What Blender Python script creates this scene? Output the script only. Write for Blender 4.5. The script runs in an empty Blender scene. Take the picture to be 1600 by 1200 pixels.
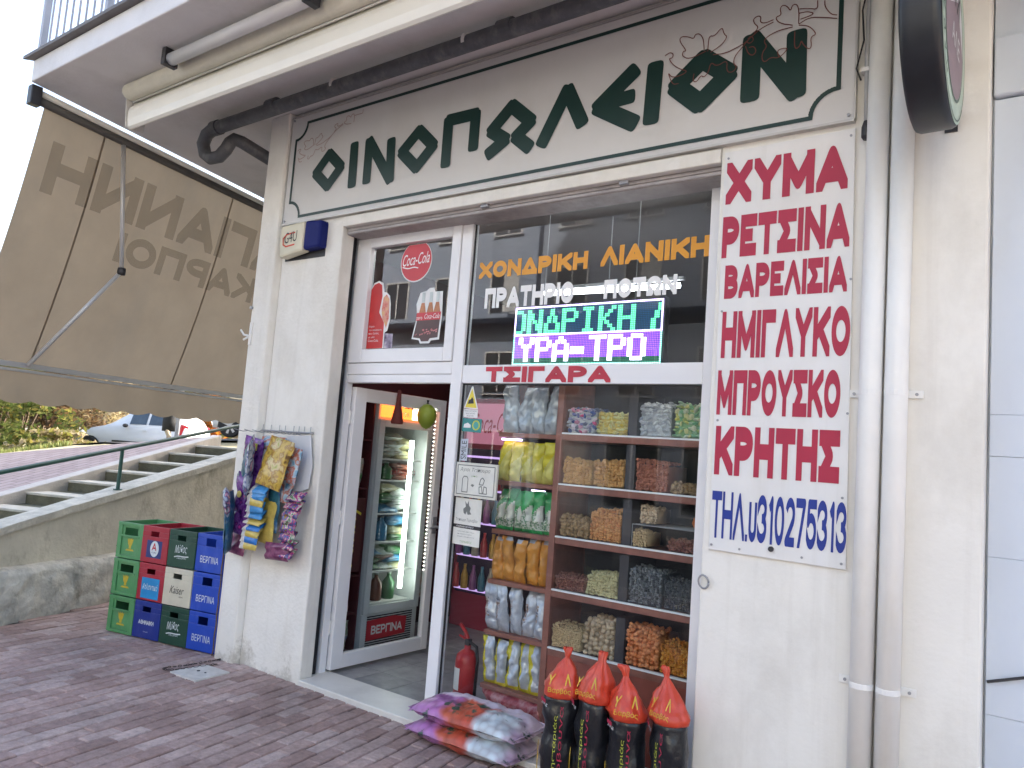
import bpy, bmesh, math, random
from mathutils import Vector, Matrix, noise
R = math.radians
random.seed(7)
scn = bpy.context.scene
COL = scn.collection

# ------------------------------------------------------------------ camera, light, exposure
CAM = Vector((0, -3.7, 1.69))
YAW, PIT, ROL, FPX = R(36.235), R(5.441), R(4.315), 1200.0
FW = Vector((-math.sin(YAW)*math.cos(PIT), math.cos(YAW)*math.cos(PIT), math.sin(PIT)))
_r = Vector((math.cos(YAW), math.sin(YAW), 0)); _u = _r.cross(FW)
RT = _r*math.cos(ROL) + _u*math.sin(ROL); UP = -_r*math.sin(ROL) + _u*math.cos(ROL)
cam = bpy.data.cameras.new("camera"); camo = bpy.data.objects.new("camera", cam); COL.objects.link(camo)
camo.matrix_world = Matrix(((RT.x, UP.x, -FW.x, CAM.x), (RT.y, UP.y, -FW.y, CAM.y), (RT.z, UP.z, -FW.z, CAM.z), (0, 0, 0, 1)))
cam.sensor_width = 36; cam.lens = 36*FPX/1600; cam.clip_end = 2000; cam.clip_start = 0.05
scn.camera = camo

SUN_EL, SUN_AZ = R(32), R(12)          # azimuth measured from +y towards +x
sdir = Vector((math.sin(SUN_AZ)*math.cos(SUN_EL), math.cos(SUN_AZ)*math.cos(SUN_EL), math.sin(SUN_EL)))
w = bpy.data.worlds.new("World"); scn.world = w; w.use_nodes = True
nt = w.node_tree; bgn = nt.nodes["Background"]
sky = nt.nodes.new("ShaderNodeTexSky"); sky.sky_type = 'NISHITA'; sky.sun_disc = False
sky.sun_elevation = SUN_EL; sky.sun_rotation = SUN_AZ
sky.dust_density = 5.0; sky.air_density = 1.0; sky.ozone_density = .6
nt.links.new(sky.outputs[0], bgn.inputs[0]); bgn.inputs[1].default_value = 0.15
sl = bpy.data.lights.new("sun", 'SUN'); sl.energy = 4.0; sl.angle = R(0.6); sl.color = (1, .93, .82)
so = bpy.data.objects.new("sun", sl); COL.objects.link(so); so.rotation_euler = sdir.to_track_quat('Z', 'Y').to_euler(); so.location = (0, 30, 30)
vs = scn.view_settings; vs.view_transform = 'Standard'; vs.look = 'None'; vs.exposure = 2.4; vs.gamma = 1; vs.use_curve_mapping = False
scn.cycles.use_denoising = True
try: scn.cycles.denoiser = 'OPENIMAGEDENOISE'
except Exception: pass
scn.cycles.max_bounces = 8; scn.cycles.transparent_max_bounces = 16; scn.cycles.sample_clamp_indirect = 6
scn.cycles.caustics_reflective = False; scn.cycles.caustics_refractive = False

# a point of the place seen at photo pixel (px,py) on the plane y=Y / z=Z / x=X  (measuring helper)
def ray(px, py): return FW + RT*((px-800)/FPX) - UP*((py-600)/FPX)
def on_y(px, py, Y=0.0):
    d = ray(px, py); return CAM + d*((Y-CAM.y)/d.y)
def on_z(px, py, Z=0.0):
    d = ray(px, py); return CAM + d*((Z-CAM.z)/d.z)
def on_x(px, py, X=0.0):
    d = ray(px, py); return CAM + d*((X-CAM.x)/d.x)
def at_d(px, py, D):
    d = ray(px, py); return CAM + d*(D/math.hypot(d.x, d.y))

# ------------------------------------------------------------------ materials
def rgb(c): return (c[0], c[1], c[2], 1)
_M = {}
def mat(name, col, rough=.6, metal=0, var=.12, scale=6, bump=0, bscale=60, stain=None, stain_amt=.5, stain_scale=1.6, spec=.5, trans=0, coat=0, splash=None):
    if name in _M: return _M[name]
    m = bpy.data.materials.new(name); m.use_nodes = True; t = m.node_tree; b = t.nodes["Principled BSDF"]
    b.inputs['Roughness'].default_value = rough; b.inputs['Metallic'].default_value = metal
    b.inputs['Specular IOR Level'].default_value = spec; b.inputs['Coat Weight'].default_value = coat
    tc = t.nodes.new("ShaderNodeTexCoord"); n = t.nodes.new("ShaderNodeTexNoise"); n.inputs['Scale'].default_value = scale
    n.inputs['Detail'].default_value = 6; n.inputs['Roughness'].default_value = .62
    gm = t.nodes.new("ShaderNodeNewGeometry")
    t.links.new(gm.outputs['Position'], n.inputs['Vector'])
    r = t.nodes.new("ShaderNodeValToRGB"); r.color_ramp.elements[0].position = .3; r.color_ramp.elements[1].position = .7
    r.color_ramp.elements[0].color = rgb([c*(1-var) for c in col]); r.color_ramp.elements[1].color = rgb([min(1, c*(1+var)) for c in col])
    t.links.new(n.outputs['Fac'], r.inputs[0]); out = r.outputs[0]
    if stain:
        n2 = t.nodes.new("ShaderNodeTexNoise"); n2.inputs['Scale'].default_value = stain_scale; n2.inputs['Detail'].default_value = 9; n2.inputs['Roughness'].default_value = .68
        mp = t.nodes.new("ShaderNodeMapping"); mp.inputs['Scale'].default_value = (1, 1, .55); mp.inputs['Location'].default_value = (3.3, 1.7, .4)
        t.links.new(gm.outputs['Position'], mp.inputs[0]); t.links.new(mp.outputs[0], n2.inputs['Vector'])
        r2 = t.nodes.new("ShaderNodeValToRGB"); r2.color_ramp.elements[0].position = .5; r2.color_ramp.elements[1].position = .72
        r2.color_ramp.elements[1].color = (stain_amt,)*3+(1,)
        t.links.new(n2.outputs['Fac'], r2.inputs[0])
        mx = t.nodes.new("ShaderNodeMixRGB"); mx.inputs[2].default_value = rgb(stain)
        t.links.new(r2.outputs[0], mx.inputs[0]); t.links.new(out, mx.inputs[1]); out = mx.outputs[0]
    if name in ('white_wall_paint', 'white_plaster', 'cream_pipe_paint', 'enamel_white'):      # faint rain streaks
        ms_ = t.nodes.new("ShaderNodeMapping"); ms_.inputs['Scale'].default_value = (11, 11, .45); t.links.new(gm.outputs['Position'], ms_.inputs[0])
        ns = t.nodes.new("ShaderNodeTexNoise"); ns.inputs['Scale'].default_value = 1; ns.inputs['Detail'].default_value = 7; ns.inputs['Roughness'].default_value = .6; t.links.new(ms_.outputs[0], ns.inputs['Vector'])
        rs_ = t.nodes.new("ShaderNodeValToRGB"); rs_.color_ramp.elements[0].position = .54; rs_.color_ramp.elements[1].position = .78; rs_.color_ramp.elements[1].color = (.2, .2, .2, 1); t.links.new(ns.outputs['Fac'], rs_.inputs[0])
        mxs = t.nodes.new("ShaderNodeMixRGB"); mxs.inputs[2].default_value = (.44, .40, .33, 1); t.links.new(rs_.outputs[0], mxs.inputs[0]); t.links.new(out, mxs.inputs[1]); out = mxs.outputs[0]
    if splash:      # rain-splash dirt and flaking towards the foot of a wall
        sx = t.nodes.new("ShaderNodeSeparateXYZ"); t.links.new(gm.outputs['Position'], sx.inputs[0])
        mr = t.nodes.new("ShaderNodeMapRange"); mr.inputs[1].default_value = 0; mr.inputs[2].default_value = .5; mr.inputs[3].default_value = .25; mr.inputs[4].default_value = -.15; t.links.new(sx.outputs[2], mr.inputs[0])
        n4 = t.nodes.new("ShaderNodeTexNoise"); n4.inputs['Scale'].default_value = 4.5; n4.inputs['Detail'].default_value = 10; n4.inputs['Roughness'].default_value = .7; t.links.new(gm.outputs['Position'], n4.inputs['Vector'])
        ad = t.nodes.new("ShaderNodeMath"); t.links.new(n4.outputs['Fac'], ad.inputs[0]); t.links.new(mr.outputs[0], ad.inputs[1])
        r4 = t.nodes.new("ShaderNodeValToRGB"); r4.color_ramp.elements[0].position = .69; r4.color_ramp.elements[1].position = .80; r4.color_ramp.elements[1].color = (.6, .6, .6, 1); t.links.new(ad.outputs[0], r4.inputs[0])
        mx4 = t.nodes.new("ShaderNodeMixRGB"); mx4.inputs[2].default_value = rgb(splash); t.links.new(r4.outputs[0], mx4.inputs[0]); t.links.new(out, mx4.inputs[1]); out = mx4.outputs[0]
    t.links.new(out, b.inputs['Base Color'])
    if bump:
        n3 = t.nodes.new("ShaderNodeTexNoise"); n3.inputs['Scale'].default_value = bscale; n3.inputs['Detail'].default_value = 5
        t.links.new(gm.outputs['Position'], n3.inputs['Vector'])
        bp = t.nodes.new("ShaderNodeBump"); bp.inputs['Strength'].default_value = bump; bp.inputs['Distance'].default_value = .02
        t.links.new(n3.outputs['Fac'], bp.inputs['Height']); t.links.new(bp.outputs[0], b.inputs['Normal'])
    if trans:
        tl = t.nodes.new("ShaderNodeBsdfTranslucent"); t.links.new(out, tl.inputs[0])
        ms = t.nodes.new("ShaderNodeMixShader"); ms.inputs[0].default_value = trans
        o = t.nodes["Material Output"]
        t.links.new(b.outputs[0], ms.inputs[1]); t.links.new(tl.outputs[0], ms.inputs[2]); t.links.new(ms.outputs[0], o.inputs[0])
    _M[name] = m; return m
def emis(name, col, s):
    if name in _M: return _M[name]
    m = bpy.data.materials.new(name); m.use_nodes = True; t = m.node_tree; b = t.nodes["Principled BSDF"]
    b.inputs['Base Color'].default_value = rgb(col); b.inputs['Emission Color'].default_value = rgb(col); b.inputs['Emission Strength'].default_value = s
    _M[name] = m; return m
def rndmat(name, cols, rough=.6, island=True, bump=0, bscale=80, trans=0, spec=.5, grain=0):
    """colour drawn per piece (mesh island or object) from a ramp"""
    if name in _M: return _M[name]
    m = bpy.data.materials.new(name); m.use_nodes = True; t = m.node_tree; b = t.nodes["Principled BSDF"]
    b.inputs['Roughness'].default_value = rough; b.inputs['Specular IOR Level'].default_value = spec
    gm = t.nodes.new("ShaderNodeNewGeometry"); r = t.nodes.new("ShaderNodeValToRGB"); cr = r.color_ramp; cr.interpolation = 'LINEAR'
    while len(cr.elements) < len(cols): cr.elements.new(.5)
    for i, c in enumerate(cols):
        cr.elements[i].position = i/max(1, len(cols)-1); cr.elements[i].color = rgb(c)
    if island: t.links.new(gm.outputs['Random Per Island'], r.inputs[0])
    else:
        oi = t.nodes.new("ShaderNodeObjectInfo"); t.links.new(oi.outputs['Random'], r.inputs[0])
    out = r.outputs[0]
    if grain:
        n = t.nodes.new("ShaderNodeTexNoise"); n.inputs['Scale'].default_value = grain; n.inputs['Detail'].default_value = 8; n.inputs['Roughness'].default_value = .7
        t.links.new(gm.outputs['Position'], n.inputs['Vector'])
        rr = t.nodes.new("ShaderNodeMapRange"); rr.inputs[1].default_value = .3; rr.inputs[2].default_value = .7; rr.inputs[3].default_value = .72; rr.inputs[4].default_value = 1.25
        t.links.new(n.outputs['Fac'], rr.inputs[0])
        mm = t.nodes.new("ShaderNodeMixRGB"); mm.blend_type = 'MULTIPLY'; mm.inputs[0].default_value = 1
        t.links.new(out, mm.inputs[1]); t.links.new(rr.outputs[0], mm.inputs[2]); out = mm.outputs[0]
        if grain > 20:
            nb = t.nodes.new("ShaderNodeTexNoise"); nb.inputs['Scale'].default_value = 1.9; nb.inputs['Detail'].default_value = 6; nb.inputs['Roughness'].default_value = .65; t.links.new(gm.outputs['Position'], nb.inputs['Vector'])
            rb = t.nodes.new("ShaderNodeMapRange"); rb.inputs[1].default_value = .35; rb.inputs[2].default_value = .65; rb.inputs[3].default_value = .70; rb.inputs[4].default_value = 1.12; t.links.new(nb.outputs['Fac'], rb.inputs[0])
            mb_ = t.nodes.new("ShaderNodeMixRGB"); mb_.blend_type = 'MULTIPLY'; mb_.inputs[0].default_value = 1; t.links.new(out, mb_.inputs[1]); t.links.new(rb.outputs[0], mb_.inputs[2]); out = mb_.outputs[0]
    t.links.new(out, b.inputs['Base Color'])
    if bump:
        n3 = t.nodes.new("ShaderNodeTexNoise"); n3.inputs['Scale'].default_value = bscale; t.links.new(gm.outputs['Position'], n3.inputs['Vector'])
        bp = t.nodes.new("ShaderNodeBump"); bp.inputs['Strength'].default_value = bump; bp.inputs['Distance'].default_value = .01
        t.links.new(n3.outputs['Fac'], bp.inputs['Height']); t.links.new(bp.outputs[0], b.inputs['Normal'])
    if trans:
        tl = t.nodes.new("ShaderNodeBsdfTranslucent"); t.links.new(out, tl.inputs[0])
        ms = t.nodes.new("ShaderNodeMixShader"); ms.inputs[0].default_value = trans; o = t.nodes["Material Output"]
        t.links.new(b.outputs[0], ms.inputs[1]); t.links.new(tl.outputs[0], ms.inputs[2]); t.links.new(ms.outputs[0], o.inputs[0])
    _M[name] = m; return m
def glassmat(name, tint=(1, 1, 1), ior=1.5, rough=0.0, boost=1.0):
    if name in _M: return _M[name]
    m = bpy.data.materials.new(name); m.use_nodes = True; t = m.node_tree; t.nodes.remove(t.nodes["Principled BSDF"])
    fr = t.nodes.new("ShaderNodeFresnel"); fr.inputs[0].default_value = ior
    ml = t.nodes.new("ShaderNodeMath"); ml.operation = 'MULTIPLY'; ml.inputs[1].default_value = boost; ml.use_clamp = True
    gb = t.nodes.new("ShaderNodeNewGeometry"); fm = t.nodes.new("ShaderNodeMath"); fm.operation = 'SUBTRACT'; fm.inputs[0].default_value = 1; t.links.new(gb.outputs['Backfacing'], fm.inputs[1])
    m3 = t.nodes.new("ShaderNodeMath"); m3.operation = 'MULTIPLY'; t.links.new(fr.outputs[0], m3.inputs[0]); t.links.new(fm.outputs[0], m3.inputs[1])
    t.links.new(m3.outputs[0], ml.inputs[0])
    tr = t.nodes.new("ShaderNodeBsdfTransparent"); tr.inputs[0].default_value = rgb(tint)
    gl = t.nodes.new("ShaderNodeBsdfGlossy"); gl.inputs['Roughness'].default_value = rough
    ms = t.nodes.new("ShaderNodeMixShader"); t.links.new(ml.outputs[0], ms.inputs[0]); t.links.new(tr.outputs[0], ms.inputs[1]); t.links.new(gl.outputs[0], ms.inputs[2])
    t.links.new(ms.outputs[0], t.nodes["Material Output"].inputs[0]); _M[name] = m; return m
def printmat(name, cols, scale=9, rough=.35, stretch=(1, 1, 1), trans=0, bump=.0):
    """printed foil: coloured patches from a noise, hard-edged like artwork"""
    if name in _M: return _M[name]
    m = bpy.data.materials.new(name); m.use_nodes = True; t = m.node_tree; b = t.nodes["Principled BSDF"]
    b.inputs['Roughness'].default_value = rough
    tc = t.nodes.new("ShaderNodeTexCoord"); mp = t.nodes.new("ShaderNodeMapping"); mp.inputs['Scale'].default_value = stretch
    n = t.nodes.new("ShaderNodeTexNoise"); n.inputs['Scale'].default_value = scale; n.inputs['Detail'].default_value = 3
    gm = t.nodes.new("ShaderNodeNewGeometry"); t.links.new(gm.outputs['Position'], mp.inputs[0]); t.links.new(mp.outputs[0], n.inputs['Vector'])
    r = t.nodes.new("ShaderNodeValToRGB"); cr = r.color_ramp; cr.interpolation = 'LINEAR'
    while len(cr.elements) < len(cols): cr.elements.new(.5)
    for i, c in enumerate(cols):
        cr.elements[i].position = .3 + .4*i/max(1, len(cols)-1); cr.elements[i].color = rgb(c)
    t.links.new(n.outputs['Fac'], r.inputs[0]); t.links.new(r.outputs[0], b.inputs['Base Color'])
    _M[name] = m; return m

# ------------------------------------------------------------------ mesh builder
class MB:
    def __init__(s): s.v = []; s.f = []; s.m = []; s.cur = 0
    def add(s, vs, fs):
        o = len(s.v); s.v += [tuple(p) for p in vs]; s.f += [tuple(i+o for i in f) for f in fs]; s.m += [s.cur]*len(fs); return s
    def box(s, x0, x1, y0, y1, z0, z1):
        return s.add([(x0,y0,z0),(x1,y0,z0),(x1,y1,z0),(x0,y1,z0),(x0,y0,z1),(x1,y0,z1),(x1,y1,z1),(x0,y1,z1)],
                     [(0,3,2,1),(4,5,6,7),(0,1,5,4),(1,2,6,5),(2,3,7,6),(3,0,4,7)])
    def obox(s, O, X, Y, Z):      # origin corner and three edge vectors
        O, X, Y, Z = map(Vector, (O, X, Y, Z))
        return s.add([O, O+X, O+X+Y, O+Y, O+Z, O+X+Z, O+X+Y+Z, O+Y+Z], [(0,3,2,1),(4,5,6,7),(0,1,5,4),(1,2,6,5),(2,3,7,6),(3,0,4,7)])
    def prism(s, pts, z0, z1):    # pts ccw xy
        n = len(pts)
        g = lambda z: [(p[0], p[1], z(p) if callable(z) else z) for p in pts]
        return s.add(g(z0)+g(z1), [tuple(reversed(range(n))), tuple(range(n, 2*n))]+[(i, (i+1) % n, n+(i+1) % n, n+i) for i in range(n)])
    def extr(s, pts, V):          # planar 3d outline extruded by V
        n = len(pts); V = Vector(V); a = [Vector(p) for p in pts]
        return s.add(a+[p+V for p in a], [tuple(range(n)), tuple(reversed(range(n, 2*n)))]+[(i, n+i, n+(i+1) % n, (i+1) % n) for i in range(n)])
    def quad(s, a, b, c, d): return s.add([a, b, c, d], [(0, 1, 2, 3)])
    def tube(s, pts, r, n=10, cap=True):
        pts = [Vector(p) for p in pts]; rings = []; ref = None
        for i, p in enumerate(pts):
            t = (pts[min(i+1, len(pts)-1)]-pts[max(i-1, 0)]).normalized()
            if ref is None: ref = Vector((0, 0, 1)) if abs(t.z) < .9 else Vector((1, 0, 0))
            a = (ref - t*ref.dot(t)).normalized(); ref = a; b = t.cross(a); rr = r[i] if isinstance(r, (list, tuple)) else r
            rings.append([p+(a*math.cos(2*math.pi*k/n)+b*math.sin(2*math.pi*k/n))*rr for k in range(n)])
        vs = [p for g in rings for p in g]; fs = []
        for i in range(len(pts)-1):
            for k in range(n): fs.append((i*n+k, i*n+(k+1) % n, (i+1)*n+(k+1) % n, (i+1)*n+k))
        if cap: fs += [tuple(reversed(range(n))), tuple(range((len(pts)-1)*n, len(pts)*n))]
        return s.add(vs, fs)
    def lathe(s, prof, c=(0, 0, 0), n=20, axis='z'):
        vs = []; fs = []
        for (r, h) in prof:
            for k in range(n):
                a = 2*math.pi*k/n; x, y = r*math.cos(a), r*math.sin(a)
                q = (x, y, h) if axis == 'z' else ((h, x, y) if axis == 'x' else (y, h, x))
                vs.append((c[0]+q[0], c[1]+q[1], c[2]+q[2]))
        m = len(prof)
        for i in range(m-1):
            for k in range(n): fs.append((i*n+k, i*n+(k+1) % n, (i+1)*n+(k+1) % n, (i+1)*n+k))
        fs += [tuple(reversed(range(n))), tuple(range((m-1)*n, m*n))]
        return s.add(vs, fs)
    def grid(s, fn, nu, nv):
        vs = [fn(i/nu, j/nv) for j in range(nv+1) for i in range(nu+1)]
        return s.add(vs, [(j*(nu+1)+i, j*(nu+1)+i+1, (j+1)*(nu+1)+i+1, (j+1)*(nu+1)+i) for j in range(nv) for i in range(nu)])
    def mesh(s, name, mats, org=(0, 0, 0), smooth=False):
        me = bpy.data.meshes.new(name); o = Vector(org)
        me.from_pydata([(p[0]-o.x, p[1]-o.y, p[2]-o.z) for p in s.v], [], s.f)
        for m in (mats if isinstance(mats, list) else [mats]): me.materials.append(m)
        if isinstance(mats, list) and len(mats) > 1: me.polygons.foreach_set('material_index', s.m)
        if smooth: me.polygons.foreach_set('use_smooth', [True]*len(me.polygons))
        me.update(); return me
    def build(s, name, mats, parent=None, smooth=False, bevel=0, org=None):
        if org is None:
            if parent is not None: org = ORG.get(parent.name, Vector())
            else:
                xs = [p[0] for p in s.v]; ys = [p[1] for p in s.v]; zs = [p[2] for p in s.v]
                org = Vector(((min(xs)+max(xs))/2, (min(ys)+max(ys))/2, min(zs)))
        me = s.mesh(name, mats, org, smooth); o = bpy.data.objects.new(name, me); COL.objects.link(o)
        if parent is not None: o.parent = parent; ORG[o.name] = Vector(org)
        else: o.location = org; ORG[o.name] = Vector(org)
        if bevel:
            b = o.modifiers.new("bevel", 'BEVEL'); b.width = bevel; b.segments = 2; b.limit_method = 'ANGLE'
        if smooth and bevel == 0 and smooth != True:
            pass
        return o
ORG = {}
def tag(o, label=None, cat=None, group=None, kind=None):
    if label: o['label'] = label
    if cat: o['category'] = cat
    if group: o['group'] = group
    if kind: o['kind'] = kind
    return o
def thing(name, label, cat, loc, group=None, rot=0):
    o = bpy.data.objects.new(name, None); COL.objects.link(o); o.location = loc; o.rotation_euler = (0, 0, rot); o.empty_display_size = .1
    ORG[o.name] = Vector(loc) if rot == 0 else Vector()
    return tag(o, label, cat, group)
def copy_tree(o, parent=None):
    c = o.copy(); COL.objects.link(c); c.parent = parent
    for ch in list(o.children): copy_tree(ch, c)
    return c
_TC = {}
def text(s, O, U, V, m, parent=None, name='lettering', bold=.0, shear=0, off=None, font=None):
    """flat lettering fitted into the parallelogram O, O+U, O+V (U along the line, V up)"""
    O, U, V = Vector(O), Vector(U), Vector(V)
    if bold and all(c in GLY for c in s): return block(s, O, U, V, .2, m, parent, name)
    bold = 0
    key = (s, bold, shear)
    if key not in _TC:
        c = bpy.data.curves.new("t", 'FONT'); c.body = s; c.resolution_u = 3; c.offset = bold; c.shear = shear
        o = bpy.data.objects.new("t", c); COL.objects.link(o)
        dg = bpy.context.evaluated_depsgraph_get(); me = bpy.data.meshes.new_from_object(o.evaluated_get(dg))
        vs = [v.co.copy() for v in me.vertices]; fs = [tuple(p.vertices) for p in me.polygons]
        bpy.data.objects.remove(o); bpy.data.curves.remove(c); bpy.data.meshes.remove(me); _TC[key] = (vs, fs)
    vs, fs = _TC[key]
    x0 = min(v.x for v in vs); x1 = max(v.x for v in vs); y0 = min(v.y for v in vs); y1 = max(v.y for v in vs)
    mb = MB(); mb.add([O+U*((v.x-x0)/(x1-x0))+V*((v.y-y0)/(y1-y0)) for v in vs], fs)
    return mb.build(name, m, parent)
from mathutils.geometry import delaunay_2d_cdt
def union2d(polys):
    V = []; F = []
    for P in polys:
        if len(P) < 3: continue
        ar = sum(P[i][0]*P[(i+1) % len(P)][1]-P[(i+1) % len(P)][0]*P[i][1] for i in range(len(P)))
        if abs(ar) < 1e-9: continue
        if ar < 0: P = P[::-1]
        F.append(list(range(len(V), len(V)+len(P)))); V += [Vector((a, b)) for a, b in P]
    r = delaunay_2d_cdt(V, [], F, 1, 1e-6)
    return [tuple(v) for v in r[0]], [tuple(f) for f, of in zip(r[2], r[5]) if of]
def arcp(cx, cz, rx, rz, a0, a1, n=10): return [(cx+rx*math.cos(R(a0+(a1-a0)*k/n)), cz+rz*math.sin(R(a0+(a1-a0)*k/n))) for k in range(n+1)]
_bowl = lambda z0, z1, w=1: [(0, z1), (.45*w, z1)]+arcp(.45*w, (z0+z1)/2, .55*w, (z1-z0)/2, 90, -90)[1:-1]+[(.45*w, z0), (0, z0)]
GLY = {'Χ': (.8, [[(0, 0), (1, 1)], [(0, 1), (1, 0)]]), 'Υ': (.8, [[(0, 1), (.5, .45)], [(1, 1), (.5, .45), (.5, 0)]]), 'Μ': (.95, [[(0, 0), (0, 1)], [(0, 1), (.5, .2), (1, 1)], [(1, 1), (1, 0)]]),
 'Α': (.88, [[(0, 0), (.5, 1), (1, 0)], [(.22, .27), (.78, .27)]]), 'Ρ': (.72, [[(0, 0), (0, 1)], _bowl(.45, 1)]), 'Ε': (.66, [[(0, 0), (0, 1)], [(0, 1), (1, 1)], [(0, .5), (.88, .5)], [(0, 0), (1, 0)]]),
 'Τ': (.75, [[(0, 1), (1, 1)], [(.5, 1), (.5, 0)]]), 'Σ': (.74, [[(1, 1), (0, 1)], [(.03, 1), (.55, .5), (.03, 0)], [(0, 0), (1, 0)]]), 'Ι': (.0, [[(.5, 0), (.5, 1)]]), 'Ν': (.82, [[(0, 0), (0, 1)], [(0, 1), (1, 0)], [(1, 0), (1, 1)]]),
 'Β': (.74, [[(0, 0), (0, 1)], _bowl(.52, 1, .93), _bowl(0, .52)]), 'Λ': (.85, [[(0, 0), (.5, 1), (1, 0)]]), 'Η': (.78, [[(0, 0), (0, 1)], [(1, 0), (1, 1)], [(0, .52), (1, .52)]]), 'Γ': (.64, [[(0, 0), (0, 1)], [(0, 1), (1, 1)]]),
 'Κ': (.78, [[(0, 0), (0, 1)], [(1, 1), (0, .38)], [(.32, .6), (1, 0)]]), 'Ο': (.86, [arcp(.5, .5, .5, .5, 0, 360, 24)]), 'Π': (.8, [[(0, 0), (0, 1)], [(0, 1), (1, 1)], [(1, 1), (1, 0)]]), 'Δ': (.9, [[(0, 0), (.5, 1), (1, 0)], [(0, 0), (1, 0)]]),
 'Ω': (.88, [[(0, 0), (.3, 0), (.3, .12)]+arcp(.5, .58, .5, .42, 235, -55, 18)+[(.7, .12), (.7, 0), (1, 0)]]), 'Ϊ': (.0, [[(.5, 0), (.5, 1)]]), 'Θ': (.86, [arcp(.5, .5, .5, .5, 0, 360, 24), [(.25, .5), (.75, .5)]]),
 '0': (.62, [arcp(.5, .5, .5, .5, 0, 360, 22)]), '1': (.34, [[(.1, .78), (.75, 1), (.75, 0)]]), '2': (.62, [arcp(.5, .70, .5, .30, 165, -35, 10)+[(.0, 0), (1, 0)]]), '3': (.62, [arcp(.45, .75, .5, .25, 160, -90, 10), arcp(.45, .26, .55, .26, 90, -160, 10)]),
 '5': (.62, [[(.95, 1), (.15, 1), (.05, .52)]+arcp(.45, .33, .55, .33, 110, -155, 12)]), '7': (.62, [[(0, 1), (1, 1), (.35, 0)]]), 'υ': (.5, [[(0, .62), (0, .2)]+arcp(.5, .22, .5, .22, 180, 360, 8)+[(1, .62)]]), '.': (.0, [[(.5, 0), (.5, .06)]]), ' ': (.5, [])}
def clip2(P, W, H):
    for ax, lim, sg in ((0, 0, 1), (0, W, -1), (1, 0, 1), (1, H, -1)):
        Q = []
        for i in range(len(P)):
            a, b = P[i], P[(i+1) % len(P)]; da, db = sg*(a[ax]-lim), sg*(b[ax]-lim)
            if da >= -1e-9: Q.append(a)
            if (da > 1e-9 and db < -1e-9) or (da < -1e-9 and db > 1e-9):
                k = da/(da-db); Q.append((a[0]+(b[0]-a[0])*k, a[1]+(b[1]-a[1])*k))
        P = Q
        if not P: break
    return P
def blockpolys(s, W, H, t, gap=.14):
    g = [GLY[c] for c in s]; nat = sum(x[0] for x in g)*H + t*len(s) + gap*H*(len(s)-1); sx = W/nat; x = 0; out = []
    for (w_, st) in g:
        gw = w_*H+t; loc = []
        f = lambda p: (t/2+p[0]*(gw-t), t/2+p[1]*(H-t)) if w_ else (t/2+(p[0]-.5)*H*.4, t/2+p[1]*(H-t))
        for S in st:
            P = [Vector(f(p)) for p in S]; closed = (P[0]-P[-1]).length < 1e-6; bd = lambda q: min(q[0], 1-q[0], q[1], 1-q[1]) < .01
            for i in range(len(P)-1):
                a, b = P[i].copy(), P[i+1].copy(); d = (b-a).normalized(); n = Vector((-d.y, d.x))*t/2
                if i == 0 and not closed and bd(S[0]): a -= d*t*1.2
                if i == len(P)-2 and not closed and bd(S[-1]): b += d*t*1.2
                loc.append(clip2([tuple(q) for q in (a-n, b-n, b+n, a+n)], gw, H))
                if i < len(P)-2 or closed: loc.append(clip2([(P[i+1].x+t/2*math.cos(h*math.pi/6), P[i+1].y+t/2*math.sin(h*math.pi/6)) for h in range(12)], gw, H))
        out += [[((q[0]+x)*sx, q[1]) for q in c] for c in loc]; x += gw+gap*H
    return out
_BC = {}
def block(s, O, U, V, th, m, parent=None, name='lettering', gap=.085):
    """heavy block capitals filling the parallelogram O, U, V; th is the stroke width as a share of the height"""
    O, U, V = Vector(O), Vector(U), Vector(V); W, H = U.length, V.length; u, v = U/W, V/H
    vs, fs = union2d(blockpolys(s, W, H, th*H, gap)); mb = MB(); mb.add([O+u*a+v*b for a, b in vs], fs); return mb.build(name, m, parent)
def textxz(s, x0, x1, z0, z1, Y, m, parent=None, name='lettering', bold=.02, shear=0):
    if all(c in GLY for c in s): return block(s, (x0, Y, z0), (x1-x0, 0, 0), (0, 0, z1-z0), bold, m, parent, name)
    return text(s, (x0, Y, z0), (x1-x0, 0, 0), (0, 0, z1-z0), m, parent, name, 0, shear)

# shared materials
PLASTER = mat('white_plaster', (.78, .76, .71), .75, var=.05, scale=3, bump=.25, bscale=35, stain=(.5, .45, .36), stain_amt=.4, stain_scale=1.3, splash=(.34, .31, .25))
PLASTER_CLEAN = mat('white_wall_paint', (.81, .79, .735),   .7, var=.04, scale=2, bump=.07, bscale=40, stain=(.56, .53, .47), stain_amt=.5, stain_scale=1.7, splash=(.5, .46, .4))
SOFFIT = mat('soffit_paint', (.70, .69, .70), .8, var=.06, scale=2, bump=.1, stain=(.38, .36, .33), stain_amt=.4, stain_scale=1.2)
ALU = mat('white_aluminium', (.78, .78, .80), .35, var=.03, scale=4)
WHITEMETAL = mat('white_painted_metal', (.76, .75, .73), .4, var=.05, scale=5, stain=(.45, .4, .33), stain_amt=.3, stain_scale=3)
PIPEWHITE = mat('cream_pipe_paint', (.82, .815, .79), .45, var=.03, scale=5, stain=(.6, .55, .42), stain_amt=.3, stain_scale=2)
DARK = mat('dark_metal', (.03, .03, .035), .5, var=.2)
RUBBER = mat('black_gasket', (.012, .012, .014), .6)
GREY = mat('grey_metal', (.32, .33, .35), .4, metal=.3, var=.08)
CONCRETE = mat('old_concrete', (.58, .54, .44), .9, var=.12, scale=4, bump=.4, bscale=30, stain=(.20, .17, .11), stain_amt=.8, stain_scale=3.2)
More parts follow.
